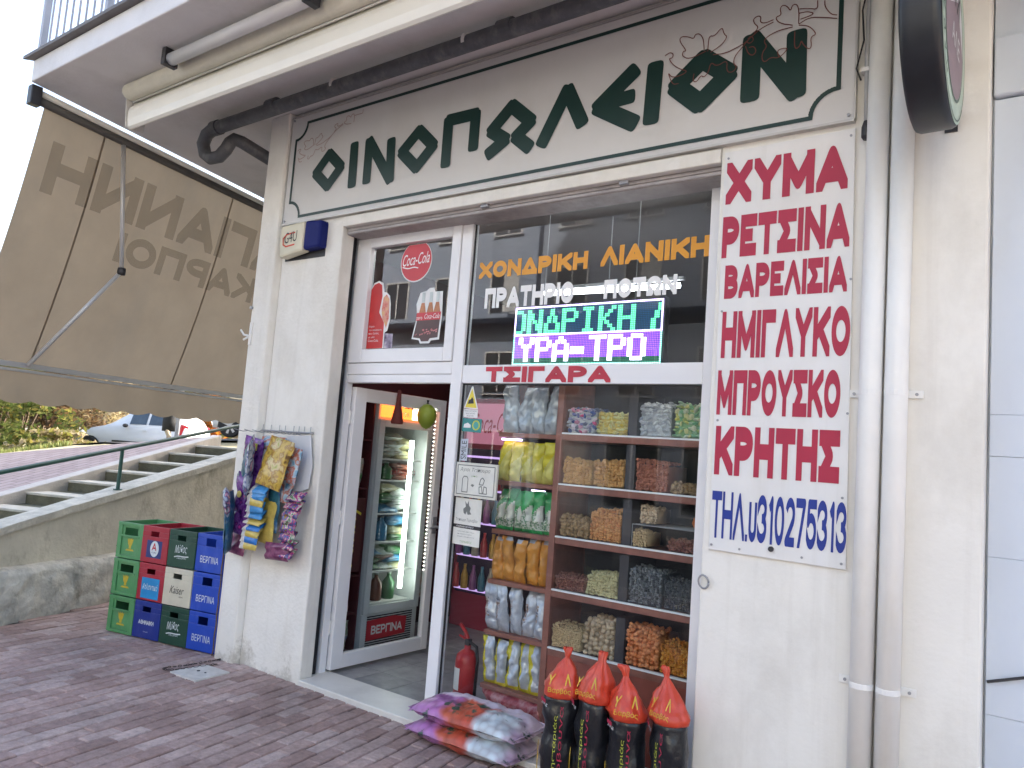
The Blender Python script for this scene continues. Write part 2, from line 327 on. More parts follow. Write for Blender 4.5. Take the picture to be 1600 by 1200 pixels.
CONCTOP = mat('worn_concrete_top', (.56, .53, .45), .9, var=.2, scale=9, bump=.5, bscale=40, stain=(.22, .2, .16), stain_amt=.6, stain_scale=3)
STONE = mat('rough_stone', (.52, .50, .44), .95, var=.25, scale=6, bump=.8, bscale=22, stain=(.10, .10, .085), stain_amt=.85, stain_scale=4)
WOOD = mat('red_brown_wood', (.27, .10, .072), .5, var=.18, scale=12, bump=.05)
GLASS = glassmat('window_glass', (.93, .95, .95))
GLASSB = glassmat('upper_window_glass', (.86, .9, .9), 1.5, 0, 1.5)
ACRYL = glassmat('clear_acrylic', (.97, .98, .98), 1.4, 0, .7)
GREENINK = mat('dark_green_vinyl', (.004, .030, .024), .4, var=.1)
REDINK = mat('dark_red_vinyl', (.40, .018, .055), .45, var=.06)
BLUEINK = mat('blue_vinyl', (.012, .035, .26), .45, var=.06)
WHITEINK = mat('white_vinyl', (.8, .8, .8), .4, var=.02)
BLACKINK = mat('black_ink', (.02, .02, .022), .5)
SIGNBOARD = mat('sign_board_white', (.60, .595, .59), .5, var=.03, scale=2, stain=(.5, .47, .42), stain_amt=.3, stain_scale=2)
# ================================================================== THE SETTING
D = Vector((-.42, 1.07, 0)).normalized(); NN = Vector((D.y, -D.x, 0)); P0 = Vector((-7.17, -.82, 0))
def SW(s, o, z): p = P0 + D*s + NN*o; return Vector((p.x, p.y, z))
# ground sheet, pavement bed, road
MB().prism([(-600, -600), (600, -600), (600, 600), (-600, 600)], -.5, -.16).build('ground', mat('far_earth', (.13, .12, .10), .95, var=.2, scale=.2), org=(0, 0, -.16)); tag(bpy.data.objects['ground'], kind='structure')
MORTAR = mat('joint_sand', (.055, .043, .04), .95, var=.3, scale=20)
BR = [(.325, .215, .19), (.385, .265, .238), (.435, .315, .285), (.50, .385, .355), (.355, .238, .212), (.405, .29, .262)]
BRICK = rndmat('pavement_brick_single', BR, .8, island=False, bump=.5, bscale=90, grain=24)
BRICKI = rndmat('pavement_brick_field', BR, .8, island=True, bump=.5, bscale=90, grain=24)
pav = MB().prism([(-14, -5.6), (6, -5.6), (6, 1.2), (-14, 1.2)], -.3, -.012).build('pavement', MORTAR, org=(0, 0, 0)); tag(pav, kind='structure')
pav.location = (0, 0, 0)
# bricks: running bond, long joints run away from the shop front at 100 degrees
ang = R(99.0); LV = Vector((math.cos(ang), math.sin(ang), 0)); CV = Vector((LV.y, -LV.x, 0))
BW, BL = .1045, .209
def brickmesh(nm, m):
    mb = MB(); a, b, h, c = BL/2-.0018, BW/2-.0050, .06, .006
    top = [(-a+c, -b+c, 0), (a-c, -b+c, 0), (a-c, b-c, 0), (-a+c, b-c, 0)]; mid = [(-a, -b, -c), (a, -b, -c), (a, b, -c), (-a, b, -c)]
    bot = [(-a, -b, -h), (a, -b, -h), (a, b, -h), (-a, b, -h)]
    mb.add(top+mid+bot, [(0, 1, 2, 3)]+[(4+i, 4+(i+1) % 4, (i+1) % 4, i) for i in range(4)]+[(8+i, 8+(i+1) % 4, 4+(i+1) % 4, 4+i) for i in range(4)])
    return mb.mesh(nm, m)
bme = brickmesh('brick', BRICK)
cand = []
for i in range(-95, 100):
    for j in range(-60, 60):
        c = CV*(i*BW) + LV*((j + (.5 if i % 2 else 0))*BL) + Vector((-3.05, -.12, 0))
        if c.y > .08 and -5.36 < c.x: continue
        if c.y < -5.55 or c.y > .75 or c.x < -13.8 or c.x > 5.8: continue
        if (c-P0).dot(NN) < .02 : continue
        d = c-CAM; wz = d.dot(FW); vis = 0
        if wz > .3:
            px = 800+FPX*d.dot(RT)/wz; py = 600-FPX*d.dot(UP)/wz
            if -30 < px < 1000 and py < 1230: vis = 1/wz
        cand.append((vis, c))
cand.sort(key=lambda t: -t[0])
rg = random.Random(3)
mbr = MB()
rz = Matrix.Rotation(ang, 3, 'Z')
for k, (vis, c) in enumerate(cand):
    h = rg.uniform(-.0045, .0015); tx, ty = rg.gauss(0, .006), rg.gauss(0, .009)
    M3 = Matrix.Rotation(ang + rg.gauss(0, .006), 3, 'Z') @ Matrix.Rotation(tx, 3, 'X') @ Matrix.Rotation(ty, 3, 'Y')
    if vis > 0 and k < 300:
        o = bpy.data.objects.new('brick', bme); COL.objects.link(o); o.parent = pav
        o.matrix_local = Matrix.Translation((c.x, c.y, h)) @ M3.to_4x4()
    else:
        a, b, e = BL/2-.002, BW/2-.0055, .02
        q = [Vector((-a, -b, 0)), Vector((a, -b, 0)), Vector((a, b, 0)), Vector((-a, b, 0))]
        P = [M3 @ p + Vector((c.x, c.y, h)) for p in q]; Q = [p-Vector((0, 0, e)) for p in P]
        mbr.add(P+Q, [(0, 1, 2, 3)]+[(4+i, 4+(i+1) % 4, (i+1) % 4, i) for i in range(4)])
o = mbr.build('brick', BRICKI, pav); tag(o, kind='stuff')
# street behind the camera and the far pavement
MB().box(-60, 40, -14.5, -5.75, -.3, -.14).build('road', mat('asphalt', (.08, .08, .082), .9, var=.15, scale=30, bump=.3), org=(0, 0, -.14)); tag(bpy.data.objects['road'], kind='structure')
k = MB().box(-30, 20, -5.75, -5.6, -.3, .0).build('kerb', CONCTOP); tag(k, kind='structure')
k = MB().box(-60, 40, -18.9, -14.5, -.3, -.02).build('far_pavement', mat('paving_grey', (.3, .29, .28), .9, var=.1)); tag(k, kind='structure')
# inspection cover
t = thing('inspection_cover', 'square pale concrete inspection cover set in the brick paving at the pillar foot', 'cover', (-5.0, -.36, 0))
a, b_, c_, d_ = [on_z(*p, 0.0) for p in ((265, 1051), (305, 1066), (359, 1052), (322, 1040))]
for P in (a, b_, c_, d_): P.z = .010
MB().extr([a, b_, c_, d_], (0, 0, -.04)).build('slab', mat('cover_concrete', (.58, .56, .53), .9, var=.15, scale=14, bump=.4), t, bevel=.004)
m_ = (a+c_)/2; MB().lathe([(.012, .0), (.012, .004), (.003, .005)], (m_.x-.02, m_.y+.0, .0095), 10).build('lifting_eye', DARK, t)
MB().lathe([(.007, .0), (.007, .004), (.003, .005)], (m_.x+.05, m_.y+.01, .0095), 10).build('lifting_eye', DARK, t)

# ------------------------------------------------------------------ the shop building
B = thing('shop_building', 'white plastered corner shop building with balcony slab over the wine shop front', 'building', (-2.9, 0, 0))
SDV = Vector((-.24, .97, 0)).normalized(); SNV = Vector((-SDV.y, SDV.x, 0)); A0 = Vector((-6.53, -1.38, 4.3))
MB().prism([(-4.365, 0), (-4.365, .12), (-4.50, .12), (-4.50, .30), (-5.06, .30), (-5.06, 0)][::-1], -.1, 4.3).build('pillar', PLASTER, B, bevel=.012)
MB().prism([(-5.306, -.055), (-5.075, -.055), (-5.06, .0), (-5.06, .30), (-5.306, .30)], -.1, 4.3).build('corner_pilaster', PLASTER, B, bevel=.014)
MB().box(-1.475, -.285, 0, .25, -.1, 4.3).build('wall', PLASTER_CLEAN, B, bevel=.01)
MB().box(-4.36, -1.475, .004, .25, 3.36, 4.3).build('wall', PLASTER, B)
MB().box(-4.36, -1.475, -.012, .05, 3.29, 3.365).build('lintel_ledge', PLASTER, B, bevel=.006)
# roller-shutter box under the lintel
sh = MB(); sh.box(-4.36, -1.475, .045, .24, 3.24, 3.35)
so_ = sh.build('shutter_box', mat('shutter_box_metal', (.33, .30, .29), .55, var=.15, scale=8, stain=(.12, .1, .09), stain_amt=.6, stain_scale=4), B, bevel=.004)
m2 = MB()
for i in range(5): m2.box(-4.355, -1.48, .037-.003*(i % 2), .046, 3.245+.021*i, 3.262+.021*i)
m2.build('shutter_slat', mat('shutter_slat_metal', (.36, .33, .32), .5, var=.12, scale=10, stain=(.15, .13, .12), stain_amt=.5, stain_scale=5), so_)
for x in (-3.05, -2.05):
    MB().box(x-.03, x+.03, .012, .04, 3.27, 3.33).build('bracket', GREY, so_, bevel=.004)
# shutter guides / jambs at the left reveal
MB().box(-4.497, -4.40, .125, .175, 0, 3.30).build('shutter_guide', RUBBER, B)
# slab with balcony over
SA = A0; L14 = SA + SDV*15.5
slab_pts = [(-6.53, -1.38), (3.5, -1.38), (3.5, 14), (L14.x, L14.y)]
MB().prism(slab_pts, 4.3, 4.475).build('balcony_slab', SOFFIT, B, bevel=.01)
cap = [(-6.60, -1.43), (3.55, -1.43), (3.55, -1.2), (-6.4, -1.2)]
MB().prism(cap, 4.478, 4.503).build('slab_capping', mat('capping_tile', (.16, .15, .15), .7, var=.2), B)
rl = MB().tube([(-6.48, -1.36, 5.45), (3.4, -1.36, 5.45)], .025).build('balcony_railing', mat('railing_paint', (.40, .41, .46), .5), B)
for i in range(0, 83):
    x = -6.46+.115*i
    MB_ = MB(); (MB_.box(x-.006, x+.006, -1.366, -1.354, 4.5, 5.44) if i % 9 else MB_.box(x-.022, x+.022, -1.382, -1.338, 4.5, 5.44))
    o = MB_.build('baluster' if i % 9 else 'post', bpy.data.materials['railing_paint'], rl)
# walls above and at the back of the ground floor, interior shell
W0 = Vector((-5.306, .3, 0)); W1 = W0 + SDV*14.5
MB().prism([(-5.2, .02), (3.5, .02), (3.5, 14), (W1.x, 14)], 4.48, 30).build('upper_shade_wall', PLASTER_CLEAN, B)  # unseen storeys, made extra tall to keep the houses opposite in shade
MB().prism([(W0.x, W0.y), (W0.x+.2, W0.y), (W1.x+.2, W1.y), (W1.x, W1.y)], -.1, 4.3).build('side_wall', PLASTER, B)
INT = mat('interior_wall_paint', (.20, .15, .15), .8, var=.06)
MB().prism([(-5.30, .32), (-5.255, .32), (-5.255, 5.19), (-6.4, 5.19)][::1], .012, 3.42).build('wall_lining', mat('dark_red_lining', (.09, .022, .025), .5, var=.1), B)
MB().box(-5.3, -.28, 5.2, 5.35, 0, 4.3).build('back_wall', INT, B)
MB().box(-.5, -.285, .25, 5.2, 0, 4.3).build('partition', INT, B)
MB().box(-5.28, -.5, .25, 5.2, 3.42, 3.55).build('ceiling', mat('interior_ceiling', (.22, .21, .21), .8, var=.05), B)
fl = MB().box(-6.2, -.5, .02, 5.2, -.12, .012).build('shop_floor', mat('tile_grout', (.10, .10, .10), .9), B)
TILE = rndmat('floor_tile_grey', [(.22, .22, .23), (.27, .27, .28), (.30, .30, .31)], .45, island=False, grain=8)
tm = MB().box(-.164, .164, -.164, .164, -.01, .004).mesh('floor_tile', TILE)
for i in range(0, 8):
    for j in range(0, 9):
        o = bpy.data.objects.new('floor_tile', tm); COL.objects.link(o); o.parent = fl
        o.location = Vector((-5.0+.333*i, .45+.333*j, .014))-ORG[fl.name]
MB().prism([(-4.362, -.012), (-3.2, -.012), (-3.2, .30), (-4.49, .30), (-4.49, .125), (-4.362, .125)], -.08, .034).build('doorstep', mat('doorstep_marble', (.66, .64, .60), .4, var=.06, scale=4, stain=(.4, .37, .32), stain_amt=.35, stain_scale=3), B, bevel=.006)
MB().box(-3.2, -1.47, .0, .30, -.08, .03).build('window_sill', PLASTER, B, bevel=.006)

# ------------------------------------------------------------------ shop window frame and door
FY0, FY1 = .20, .26
F = MB()
F.box(-4.485, -4.39, FY0, FY1, .03, 3.30); F.box(-3.365, -3.275, FY0-.006, FY1, .03, 3.30)
F.box(-1.60, -1.475, FY0, FY1, .03, 3.24)
F.box(-4.389, -3.366, FY0+.002, FY1, 2.155, 2.215); F.box(-4.389, -3.366, FY0+.004, FY1, 3.27, 3.30); F.box(-4.389, -3.366, FY0-.004, FY1, 2.216, 2.30)
F.box(-3.274, -1.601, FY0+.002, FY1, 2.155, 2.275); F.box(-3.274, -1.601, FY0+.002, FY1, 3.275, 3.30); F.box(-3.274, -1.601, FY0+.002, FY1, .03, .10)
win = F.build('window_frame', ALU, B, bevel=.004)
S = MB()  # opening sash of the fanlight
S.box(-4.386, -4.245, FY0-.018, FY1-.02, 2.302, 3.268); S.box(-3.445, -3.368, FY0-.018, FY1-.02, 2.302, 3.268)
S.box(-4.244, -3.446, FY0-.018, FY1-.02, 2.302, 2.40); S.box(-4.244, -3.446, FY0-.018, FY1-.02, 3.17, 3.268)
S.build('fanlight_sash', ALU, win, bevel=.005)
G1 = MB().box(-4.244, -3.446, .222, .228, 2.40, 3.17).build('pane', GLASSB, win)
MB().box(-3.274, -1.601, .225, .231, 2.275, 3.275).build('pane', GLASSB, win)
MB().box(-3.274, -1.601, .225, .231, .10, 2.155).build('pane', GLASS, win)
g = MB(); g.box(-3.272, -3.262, .215, .224, .1, 2.153); g.box(-3.272, -3.264, .215, .224, 2.277, 3.273); g.box(-3.272, -1.603, .216, .224, 2.145, 2.153); g.box(-3.26, -1.603, .216, .224, 3.262, 3.273)
g.build('gasket', RUBBER, win)
# door leaf, opened inwards about ninety degrees on the left jamb
dl = MB(); X0, X1 = -4.41, -4.36; Y0, Y1 = .275, 1.32
dl.box(X0, X1, Y0, Y0+.115, .045, 2.13); dl.box(X0, X1, Y1-.075, Y1, .045, 2.13); dl.box(X0+.002, X1-.002, Y0+.115, Y1-.075, .045, .15); dl.box(X0+.002, X1-.002, Y0+.115, Y1-.075, 2.03, 2.13)
door = dl.build('door', ALU, B, bevel=.004)
MB().box(-4.388, -4.382, Y0+.115, Y1-.075, .15, 2.03).build('door_pane', GLASS, door)
h = MB(); h.tube([(-4.357, 1.285, 1.06), (-4.30, 1.285, 1.06), (-4.29, 1.27, 1.06), (-4.29, 1.16, 1.055)], .009); h.box(-4.361, -4.353, 1.262, 1.308, 1.0, 1.14)
h.build('door_handle', GREY, door)
hg = MB()
for z in (.35, 1.15, 1.9): hg.lathe([(.012, z-.05), (.012, z+.05)], (-4.397, .262, 0), 10)
hg.build('hinge', WHITEMETAL, door)
gk = MB().box(-4.415, -4.409, .262, .272, .05, 2.13).build('door_gasket', RUBBER, door)

# ------------------------------------------------------------------ stairs, wall, ramp
wt = lambda s: .775+.205*s
def wz_pts(s0, s1, o0, o1, zf0, zf1):
    a = [SW(s0, o0, zf0(s0)), SW(s1, o0, zf0(s1)), SW(s1, o1, zf0(s1)), SW(s0, o1, zf0(s0))]
    b = [SW(s0, o0, zf1(s0)), SW(s1, o0, zf1(s1)), SW(s1, o1, zf1(s1)), SW(s0, o1, zf1(s0))]
    return a+b
CUBE = [(0, 1, 2, 3), (7, 6, 5, 4), (0, 4, 5, 1), (1, 5, 6, 2), (2, 6, 7, 3), (3, 7, 4, 0)]
LW = thing('low_wall', 'weathered concrete stair wall with sloping top beside the stacked crates', 'wall', SW(0, 0, 0))
def rough(p, amp, sc):
    return p + Vector((noise.noise(p*sc), noise.noise(p*sc+Vector((9, 3, 1))), noise.noise(p*sc+Vector((2, 7, 5)))))*amp
wf = MB()
wf.grid(lambda u, v: rough(SW(-3.7+8.7*u, -.15-.02*v, .30+(wt(-3.7+8.7*u)-.06-.30)*v), .012, 3), 90, 10)
wf.build('wall_face', CONCRETE, LW, smooth=True)
MB().add(wz_pts(-3.7, 5, -.175, -.36, lambda s: -.1, lambda s: max(0.02, wt(s)-.07)), CUBE).build('wall_core', CONCRETE, LW)
cp = MB(); cp.grid(lambda u, v: rough(SW(-3.7+8.7*u, -.135-.24*v, wt(-3.7+8.7*u)), .008, 5), 90, 4)
cp.grid(lambda u, v: rough(SW(-3.7+8.7*u, -.135, wt(-3.7+8.7*u)-.065*(1-v)), .008, 5), 90, 2)
cp.grid(lambda u, v: rough(SW(-3.7+8.7*u, -.375, wt(-3.7+8.7*u)-.065*v), .008, 5), 90, 1)
cp.build('coping', CONCTOP, LW, smooth=False)
pl = MB(); PRF = [(.03, -.06), (.035, .08), (.03, .20), (.02, .31), (.0, .385), (-.03, .42), (-.08, .432), (-.20, .438)]
def plf(u, v):
    k = min(v*7, 6.999); i = int(k); f = k-i; o_ = PRF[i][0]*(1-f)+PRF[i+1][0]*f; z_ = PRF[i][1]*(1-f)+PRF[i+1][1]*f; q = SW(-3.7+8.7*u, o_, z_); a = 1 if v < .6 else .35
    n_ = noise.noise(q*5)*.030*a + noise.noise(q*13)*.014*a + noise.noise(q*31)*.005
    return q + NN*n_ + Vector((0, 0, n_*.4))
pl.grid(plf, 240, 28)
pl.build('stone_plinth', STONE, LW, smooth=True)
ST = thing('stairway', 'concrete flight of steps climbing to the left behind the low wall', 'stairs', SW(0, -1, 0))
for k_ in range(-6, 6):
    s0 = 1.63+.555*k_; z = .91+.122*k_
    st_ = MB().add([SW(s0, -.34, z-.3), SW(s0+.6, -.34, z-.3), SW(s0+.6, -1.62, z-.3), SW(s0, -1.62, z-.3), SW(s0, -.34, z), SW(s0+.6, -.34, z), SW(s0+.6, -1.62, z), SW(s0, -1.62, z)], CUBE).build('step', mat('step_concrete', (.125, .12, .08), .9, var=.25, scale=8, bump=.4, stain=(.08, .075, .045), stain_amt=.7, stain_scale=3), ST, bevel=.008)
    MB().add([SW(s0-.008, -.345, z-.022), SW(s0+.30, -.345, z-.022), SW(s0+.30, -1.615, z-.022), SW(s0-.008, -1.615, z-.022), SW(s0-.008, -.345, z+.006), SW(s0+.30, -.345, z+.006), SW(s0+.30, -1.615, z+.006), SW(s0-.008, -1.615, z+.006)], CUBE).build('tread_sheen', mat('tread_sky_sheen', (.46, .44, .38), .9, var=.18, scale=9, bump=.3), st_, bevel=.006)  # paler than the steps: glancing sky sheen put into the colour
rs = lambda s: .59+.22*s
MB().add(wz_pts(-2.6, 5.0, -1.62, -1.78, lambda s: -.2, lambda s: rs(s)), CUBE).build('stringer', mat('stringer_concrete', (.47, .45, .43), .9, var=.12, scale=8, bump=.3), ST, bevel=.01)
bk = bpy.data.materials.new('ramp_paving'); bk.use_nodes = True; t_ = bk.node_tree; b_n = t_.nodes['Principled BSDF']; b_n.inputs['Roughness'].default_value = .85
gm_ = t_.nodes.new('ShaderNodeNewGeometry'); mp_ = t_.nodes.new('ShaderNodeMapping'); mp_.inputs['Rotation'].default_value = (0, 0, R(-111)); bt = t_.nodes.new('ShaderNodeTexBrick')
bt.inputs['Scale'].default_value = 1; bt.inputs['Brick Width'].default_value = .21; bt.inputs['Row Height'].default_value = .105; bt.inputs['Mortar Size'].default_value = .006
bt.inputs['Color1'].default_value = (.30, .235, .23, 1); bt.inputs['Color2'].default_value = (.36, .29, .285, 1); bt.inputs['Mortar'].default_value = (.16, .12, .12, 1)
t_.links.new(gm_.outputs['Position'], mp_.inputs[0]); t_.links.new(mp_.outputs[0], bt.inputs[0]); t_.links.new(bt.outputs[0], b_n.inputs['Base Color'])
rp = [(-2.6, -1.78), (5.0, -1.78), (2.95, -3.6), (-.8, -7.1), (-2.6, -8.8)]
mb = MB(); n_ = len(rp)
mb.add([SW(s, o, -.2) for s, o in rp]+[SW(s, o, .57+.22*s) for s, o in rp], [tuple(range(n_)), tuple(reversed(range(n_, 2*n_)))]+[(i, n_+i, n_+(i+1) % n_, (i+1) % n_) for i in range(n_)])
tag(mb.build('ramp', bk), kind='structure')
# green handrail
HR = thing('handrail', 'dark green tubular handrail on a short post along the stair wall', 'handrail', SW(1.33, -.2, wt(1.33)))
GREENP = mat('dark_green_paint', (.012, .075, .06), .45, var=.15, scale=14)
rz_ = lambda s: 1.235+.178*s
MB().tube([SW(-3.3, -.22, rz_(-3.3)), SW(4.8, -.22, rz_(4.8))], .021, 12).build('rail', GREENP, HR)
for s in (-1.9, 1.38, 4.6):
    MB().tube([SW(s, -.22, wt(s)-.01), SW(s, -.22, rz_(s)-.005)], .019, 12).build('post', GREENP, HR)
    MB().lathe([(.045, 0), (.045, .008)], SW(s, -.22, wt(s)+.002), 14).build('base_plate', GREENP, HR)
# ================================================================== SIGNS AND FITTINGS ON THE FRONT
def strokes(pts, wd, closed=False):
    """thick pen strokes with rounded ends as outlines to be merged"""
    P = [Vector(p) for p in pts]; n = len(P); out = []
    for i in range(n if closed else n-1):
        a, b = P[i], P[(i+1) % n]; d = (b-a).normalized(); q = Vector((-d.y, d.x)); r = wd/2; e = []
        for c, s in ((b, 0), (a, math.pi)):
            for k in range(9):
                an = s - math.pi/2 + math.pi*k/8; ca, sa = math.cos(an), math.sin(an)
                ca = math.copysign(abs(ca)**.6, ca); sa = math.copysign(abs(sa)**.6, sa)
                e.append(tuple(c+(d*ca*.62+q*sa)*r))
        out.append(e)
    return out
YS = -.034
MS = thing('shop_sign', 'long white shop sign with big dark green angular letters above the door', 'sign', (-2.94, -.03, 3.38))
MB().box(-5.055, -.83, -.03, -.002, 3.385, 4.25).build('sign_board', SIGNBOARD, MS, bevel=.003)
fr = MB()
fr.box(-5.06, -.825, -.036, 0, 3.372, 3.384); fr.box(-5.06, -.825, -.036, 0, 4.251, 4.263); fr.box(-5.064, -5.056, -.036, 0, 3.384, 4.251); fr.box(-.829, -.821, -.036, 0, 3.384, 4.251)
fr.build('sign_frame', mat('sign_frame_metal', (.5, .49, .47), .4, metal=.3, var=.1), MS)
# green border line with notched corners
xl, xr, zl, zr, rn = -4.985, -.90, 3.425, 4.185, .125
bp = []
for (cx, cz, a0) in ((xl, zl, 90), (xr, zl, 180), (xr, zr, 270), (xl, zr, 0)):
    for k in range(9):
        a = R(a0 - 90*k/8 + 0)
        bp.append((cx+rn*math.cos(a), cz+rn*math.sin(a)))
# order each notch so that the outline runs round the sign
bp = []
def arc(cx, cz, a0, a1):
    for k in range(9):
        a = R(a0+(a1-a0)*k/8); bp.append((cx+rn*math.cos(a), cz+rn*math.sin(a)))
arc(xl, zl, 90, 0); arc(xr, zl, 180, 90); arc(xr, zr, 270, 180); arc(xl, zr, 0, -90)
mb = MB(); n_ = len(bp); hw = .011
for i in range(n_):
    a = Vector(bp[i]); b = Vector(bp[(i+1) % n_]); d = (b-a).normalized(); q = Vector((-d.y, d.x))*hw; e = d*hw*.9
    y0 = YS+.0015-.0003*(i % 3)
    mb.quad(*[(p.x, y0, p.y) for p in (a-q-e, b-q+e, b+q+e, a+q-e)])
mb.build('border_line', GREENINK, MS)
z4 = lambda x, y: on_y(440+x/3, y/3, -.03); z5 = lambda x, y: on_y(900+x/2.2857, y/2.2857, -.03)
def L(f, pts): return [(f(*p).x, f(*p).z) for p in pts]
wL = .098
LET = [(z4, [(227, 722), (280, 782), (216, 873), (162, 814)], True), (z4, [(344, 682), (330, 866)], False),
       (z4, [(399, 848), (414, 662), (508, 842), (516, 662)], False), (z4, [(648, 614), (713, 682), (632, 786), (565, 715)], True),
       (z4, [(769, 770), (785, 565), (912, 535), (899, 692)], False), (z4, [(972, 722), (1050, 656), (985, 616), (1083, 497), (1170, 568), (1100, 642), (1160, 690)], False),
       (z4, [(1222, 672), (1343, 422), (1408, 575)], False), (z5, [(205, 440), (80, 385), (208, 255)], False),
       (z5, [(285, 238), (268, 428)], False), (z5, [(457, 211), (546, 264), (440, 372), (358, 312)], True), (z5, [(621, 345), (631, 142), (785, 330), (790, 128)], False)]
for i, (f, pts, cl) in enumerate(LET):
    wL = [.086, .088, .084, .088, .086, .090, .092, .10, .098, .106, .10][i]; po = strokes(L(f, pts), wL, cl)
    if i == 7: po += strokes(L(f, [(100, 372), (198, 345)]), wL*.85)
    va, fa = union2d(po); mb = MB(); mb.add([(a, YS, b) for a, b in va], fa); mb.build('letter', GREENINK, MS)
# thin red vine drawing
zv = lambda x, y: on_y(1040+x/5.333, y/5.333, -.03)
VINE = [[(0, 470), (40, 440), (70, 455), (60, 490), (30, 490), (60, 540), (120, 580), (200, 600), (60, 660), (20, 600), (60, 710), (110, 700)],
        [(340, 430), (200, 500), (140, 470), (150, 430), (180, 430), (120, 350), (130, 310), (190, 310), (240, 330), (250, 290), (290, 285), (320, 330), (325, 420)],
        [(355, 430), (365, 300), (410, 310), (475, 225), (490, 290), (520, 310), (470, 380), (380, 440)],
        [(240, 620), (230, 680), (260, 690), (300, 630), (320, 650), (360, 610), (380, 520), (430, 560), (520, 500), (510, 600), (560, 610), (600, 560), (570, 540), (575, 480), (640, 400), (700, 330)],
        [(400, 460), (500, 450), (600, 400), (670, 360), (720, 310), (800, 240), (900, 190)],
        [(740, 280), (780, 230), (740, 200), (735, 160), (780, 135), (800, 150), (790, 190), (830, 200), (900, 170)],
        [(1060, 215), (950, 200), (915, 150), (970, 130), (955, 80), (980, 45), (1020, 60), (1045, 100), (1060, 45), (1100, 40), (1115, 100), (1112, 200)],
        [(1120, 80), (1200, 75), (1270, 85), (1270, 10)], [(1120, 115), (1190, 100), (1250, 120), (1130, 165)], [(1115, 205), (1200, 150), (1320, 150), (1430, 158)], [(1330, 10), (1330, 60), (1380, 125), (1430, 130)],
        [(1115, 215), (1200, 220), (1265, 290), (1210, 310), (1220, 400), (1190, 415), (1145, 370), (1135, 340), (1120, 390), (1090, 415), (1075, 380), (1080, 270)],
        [(1060, 230), (940, 260), (850, 310), (820, 350), (850, 390), (810, 440), (805, 500), (830, 525), (880, 480), (940, 490), (1000, 440), (1020, 400), (930, 420), (950, 480)],
        [(690, 330), (720, 300), (740, 340), (700, 370), (680, 350)], [(670, 390), (690, 450), (730, 470), (760, 430), (740, 390), (700, 400)]]
VINE2 = [[(-1 + .0, 0)]]
mb = MB()
def thin(mb, P, wd, Y):
    P = [Vector(p) for p in P]
    for i in range(len(P)-1):
        d = (P[i+1]-P[i]); 
        if d.length < 1e-5: continue
        d.normalize(); q = Vector((-d.y, d.x))*wd
        mb.quad(*[(p.x, Y-.0002*(i % 3), p.y) for p in (P[i]-q-d*wd*.6, P[i+1]-q+d*wd*.6, P[i+1]+q+d*wd*.6, P[i]+q-d*wd*.6)])
def smooth2(P, it=2):
    P = [Vector(p) for p in P]
    for _ in range(it):
        Q = [P[0]]
        for i in range(len(P)-1): Q += [P[i]*.75+P[i+1]*.25, P[i]*.25+P[i+1]*.75]
        P = Q+[P[-1]]
    return P
for poly in VINE: thin(mb, smooth2(L(zv, poly)), .0024, YS-.0022)
tag(mb.build('vine_drawing', mat('red_brown_line', (.17, .05, .04), .5), MS), kind='stuff')
mb = MB(); rg = random.Random(5)      # paler, worn vine at the left end
for poly in VINE[:5]+VINE[5:8]:
    q = [(-4.95+(p[0])/1500*.85, 4.16-p[1]/1500*.62) for p in poly]
    thin(mb, smooth2(q), .003, YS-.0022)
tag(mb.build('vine_drawing', mat('faded_pink_line', (.44, .32, .30), .5), MS), kind='stuff')
for x in (-5.03, -.85):
    for z in (3.405, 4.23): MB().lathe([(.008, -.040), (.008, -.03)], (x, 0, z), 8, 'y').build('screw', GREY, MS)

# wine price board
WS = thing('wine_board', 'tall white board with red wine names and a blue telephone number', 'sign', (-1.13, -.012, 1.31))
MB().extr([(-1.452, -.014, 3.335), (-1.435, -.014, 1.315), (-.80, -.014, 1.305), (-.822, -.014, 3.345)], (0, .012, 0)).build('board', mat('enamel_white', (.76, .755, .74), .35, var=.03, scale=2, stain=(.6, .55, .48), stain_amt=.25, stain_scale=3), WS, bevel=.003)
YB = -.0165
for s, x0, x1, z0, z1, m_, bd, shr in (('ΧΥΜΑ', -1.435, -.848, 3.055, 3.275, REDINK, .32, .0), ('ΡΕΤΣΙΝΑ', -1.442, -.832, 2.775, 2.99, REDINK, .30, 0), ('ΒΑΡΕΛΙΣΙΑ', -1.418, -.836, 2.563, 2.735, REDINK, .29, 0),
        ('ΗΜΙΓΛΥΚΟ', -1.42, -.815, 2.262, 2.497, REDINK, .28, 0), ('ΜΠΡΟΥΣΚΟ', -1.428, -.848, 1.978, 2.20, REDINK, .29, 0), ('ΚΡΗΤΗΣ', -1.425, -.842, 1.682, 1.922, REDINK, .31, 0), ('ΤΗΛ.υ310275313', -1.427, -.803, 1.375, 1.602, BLUEINK, .195, 0)):
    textxz(s, x0, x1, z0, z1, YB, m_, WS, bold=bd, shear=shr)
for x, z in ((-1.43, 3.30), (-.84, 3.31), (-1.425, 2.5), (-.82, 2.62), (-.815, 2.0), (-1.42, 1.95), (-1.42, 1.34), (-.82, 1.33), (-.825, 1.62), (-.99, 1.335), (-1.28, 1.335)):
    MB().lathe([(.006, -.018), (.006, -.013)], (x, 0, z), 8, 'y').build('screw', GREY, WS)
MB().lathe([(.013, -.024), (.013, -.013)], (-1.13, 0, 1.355), 10, 'y').build('bolt', DARK, WS)

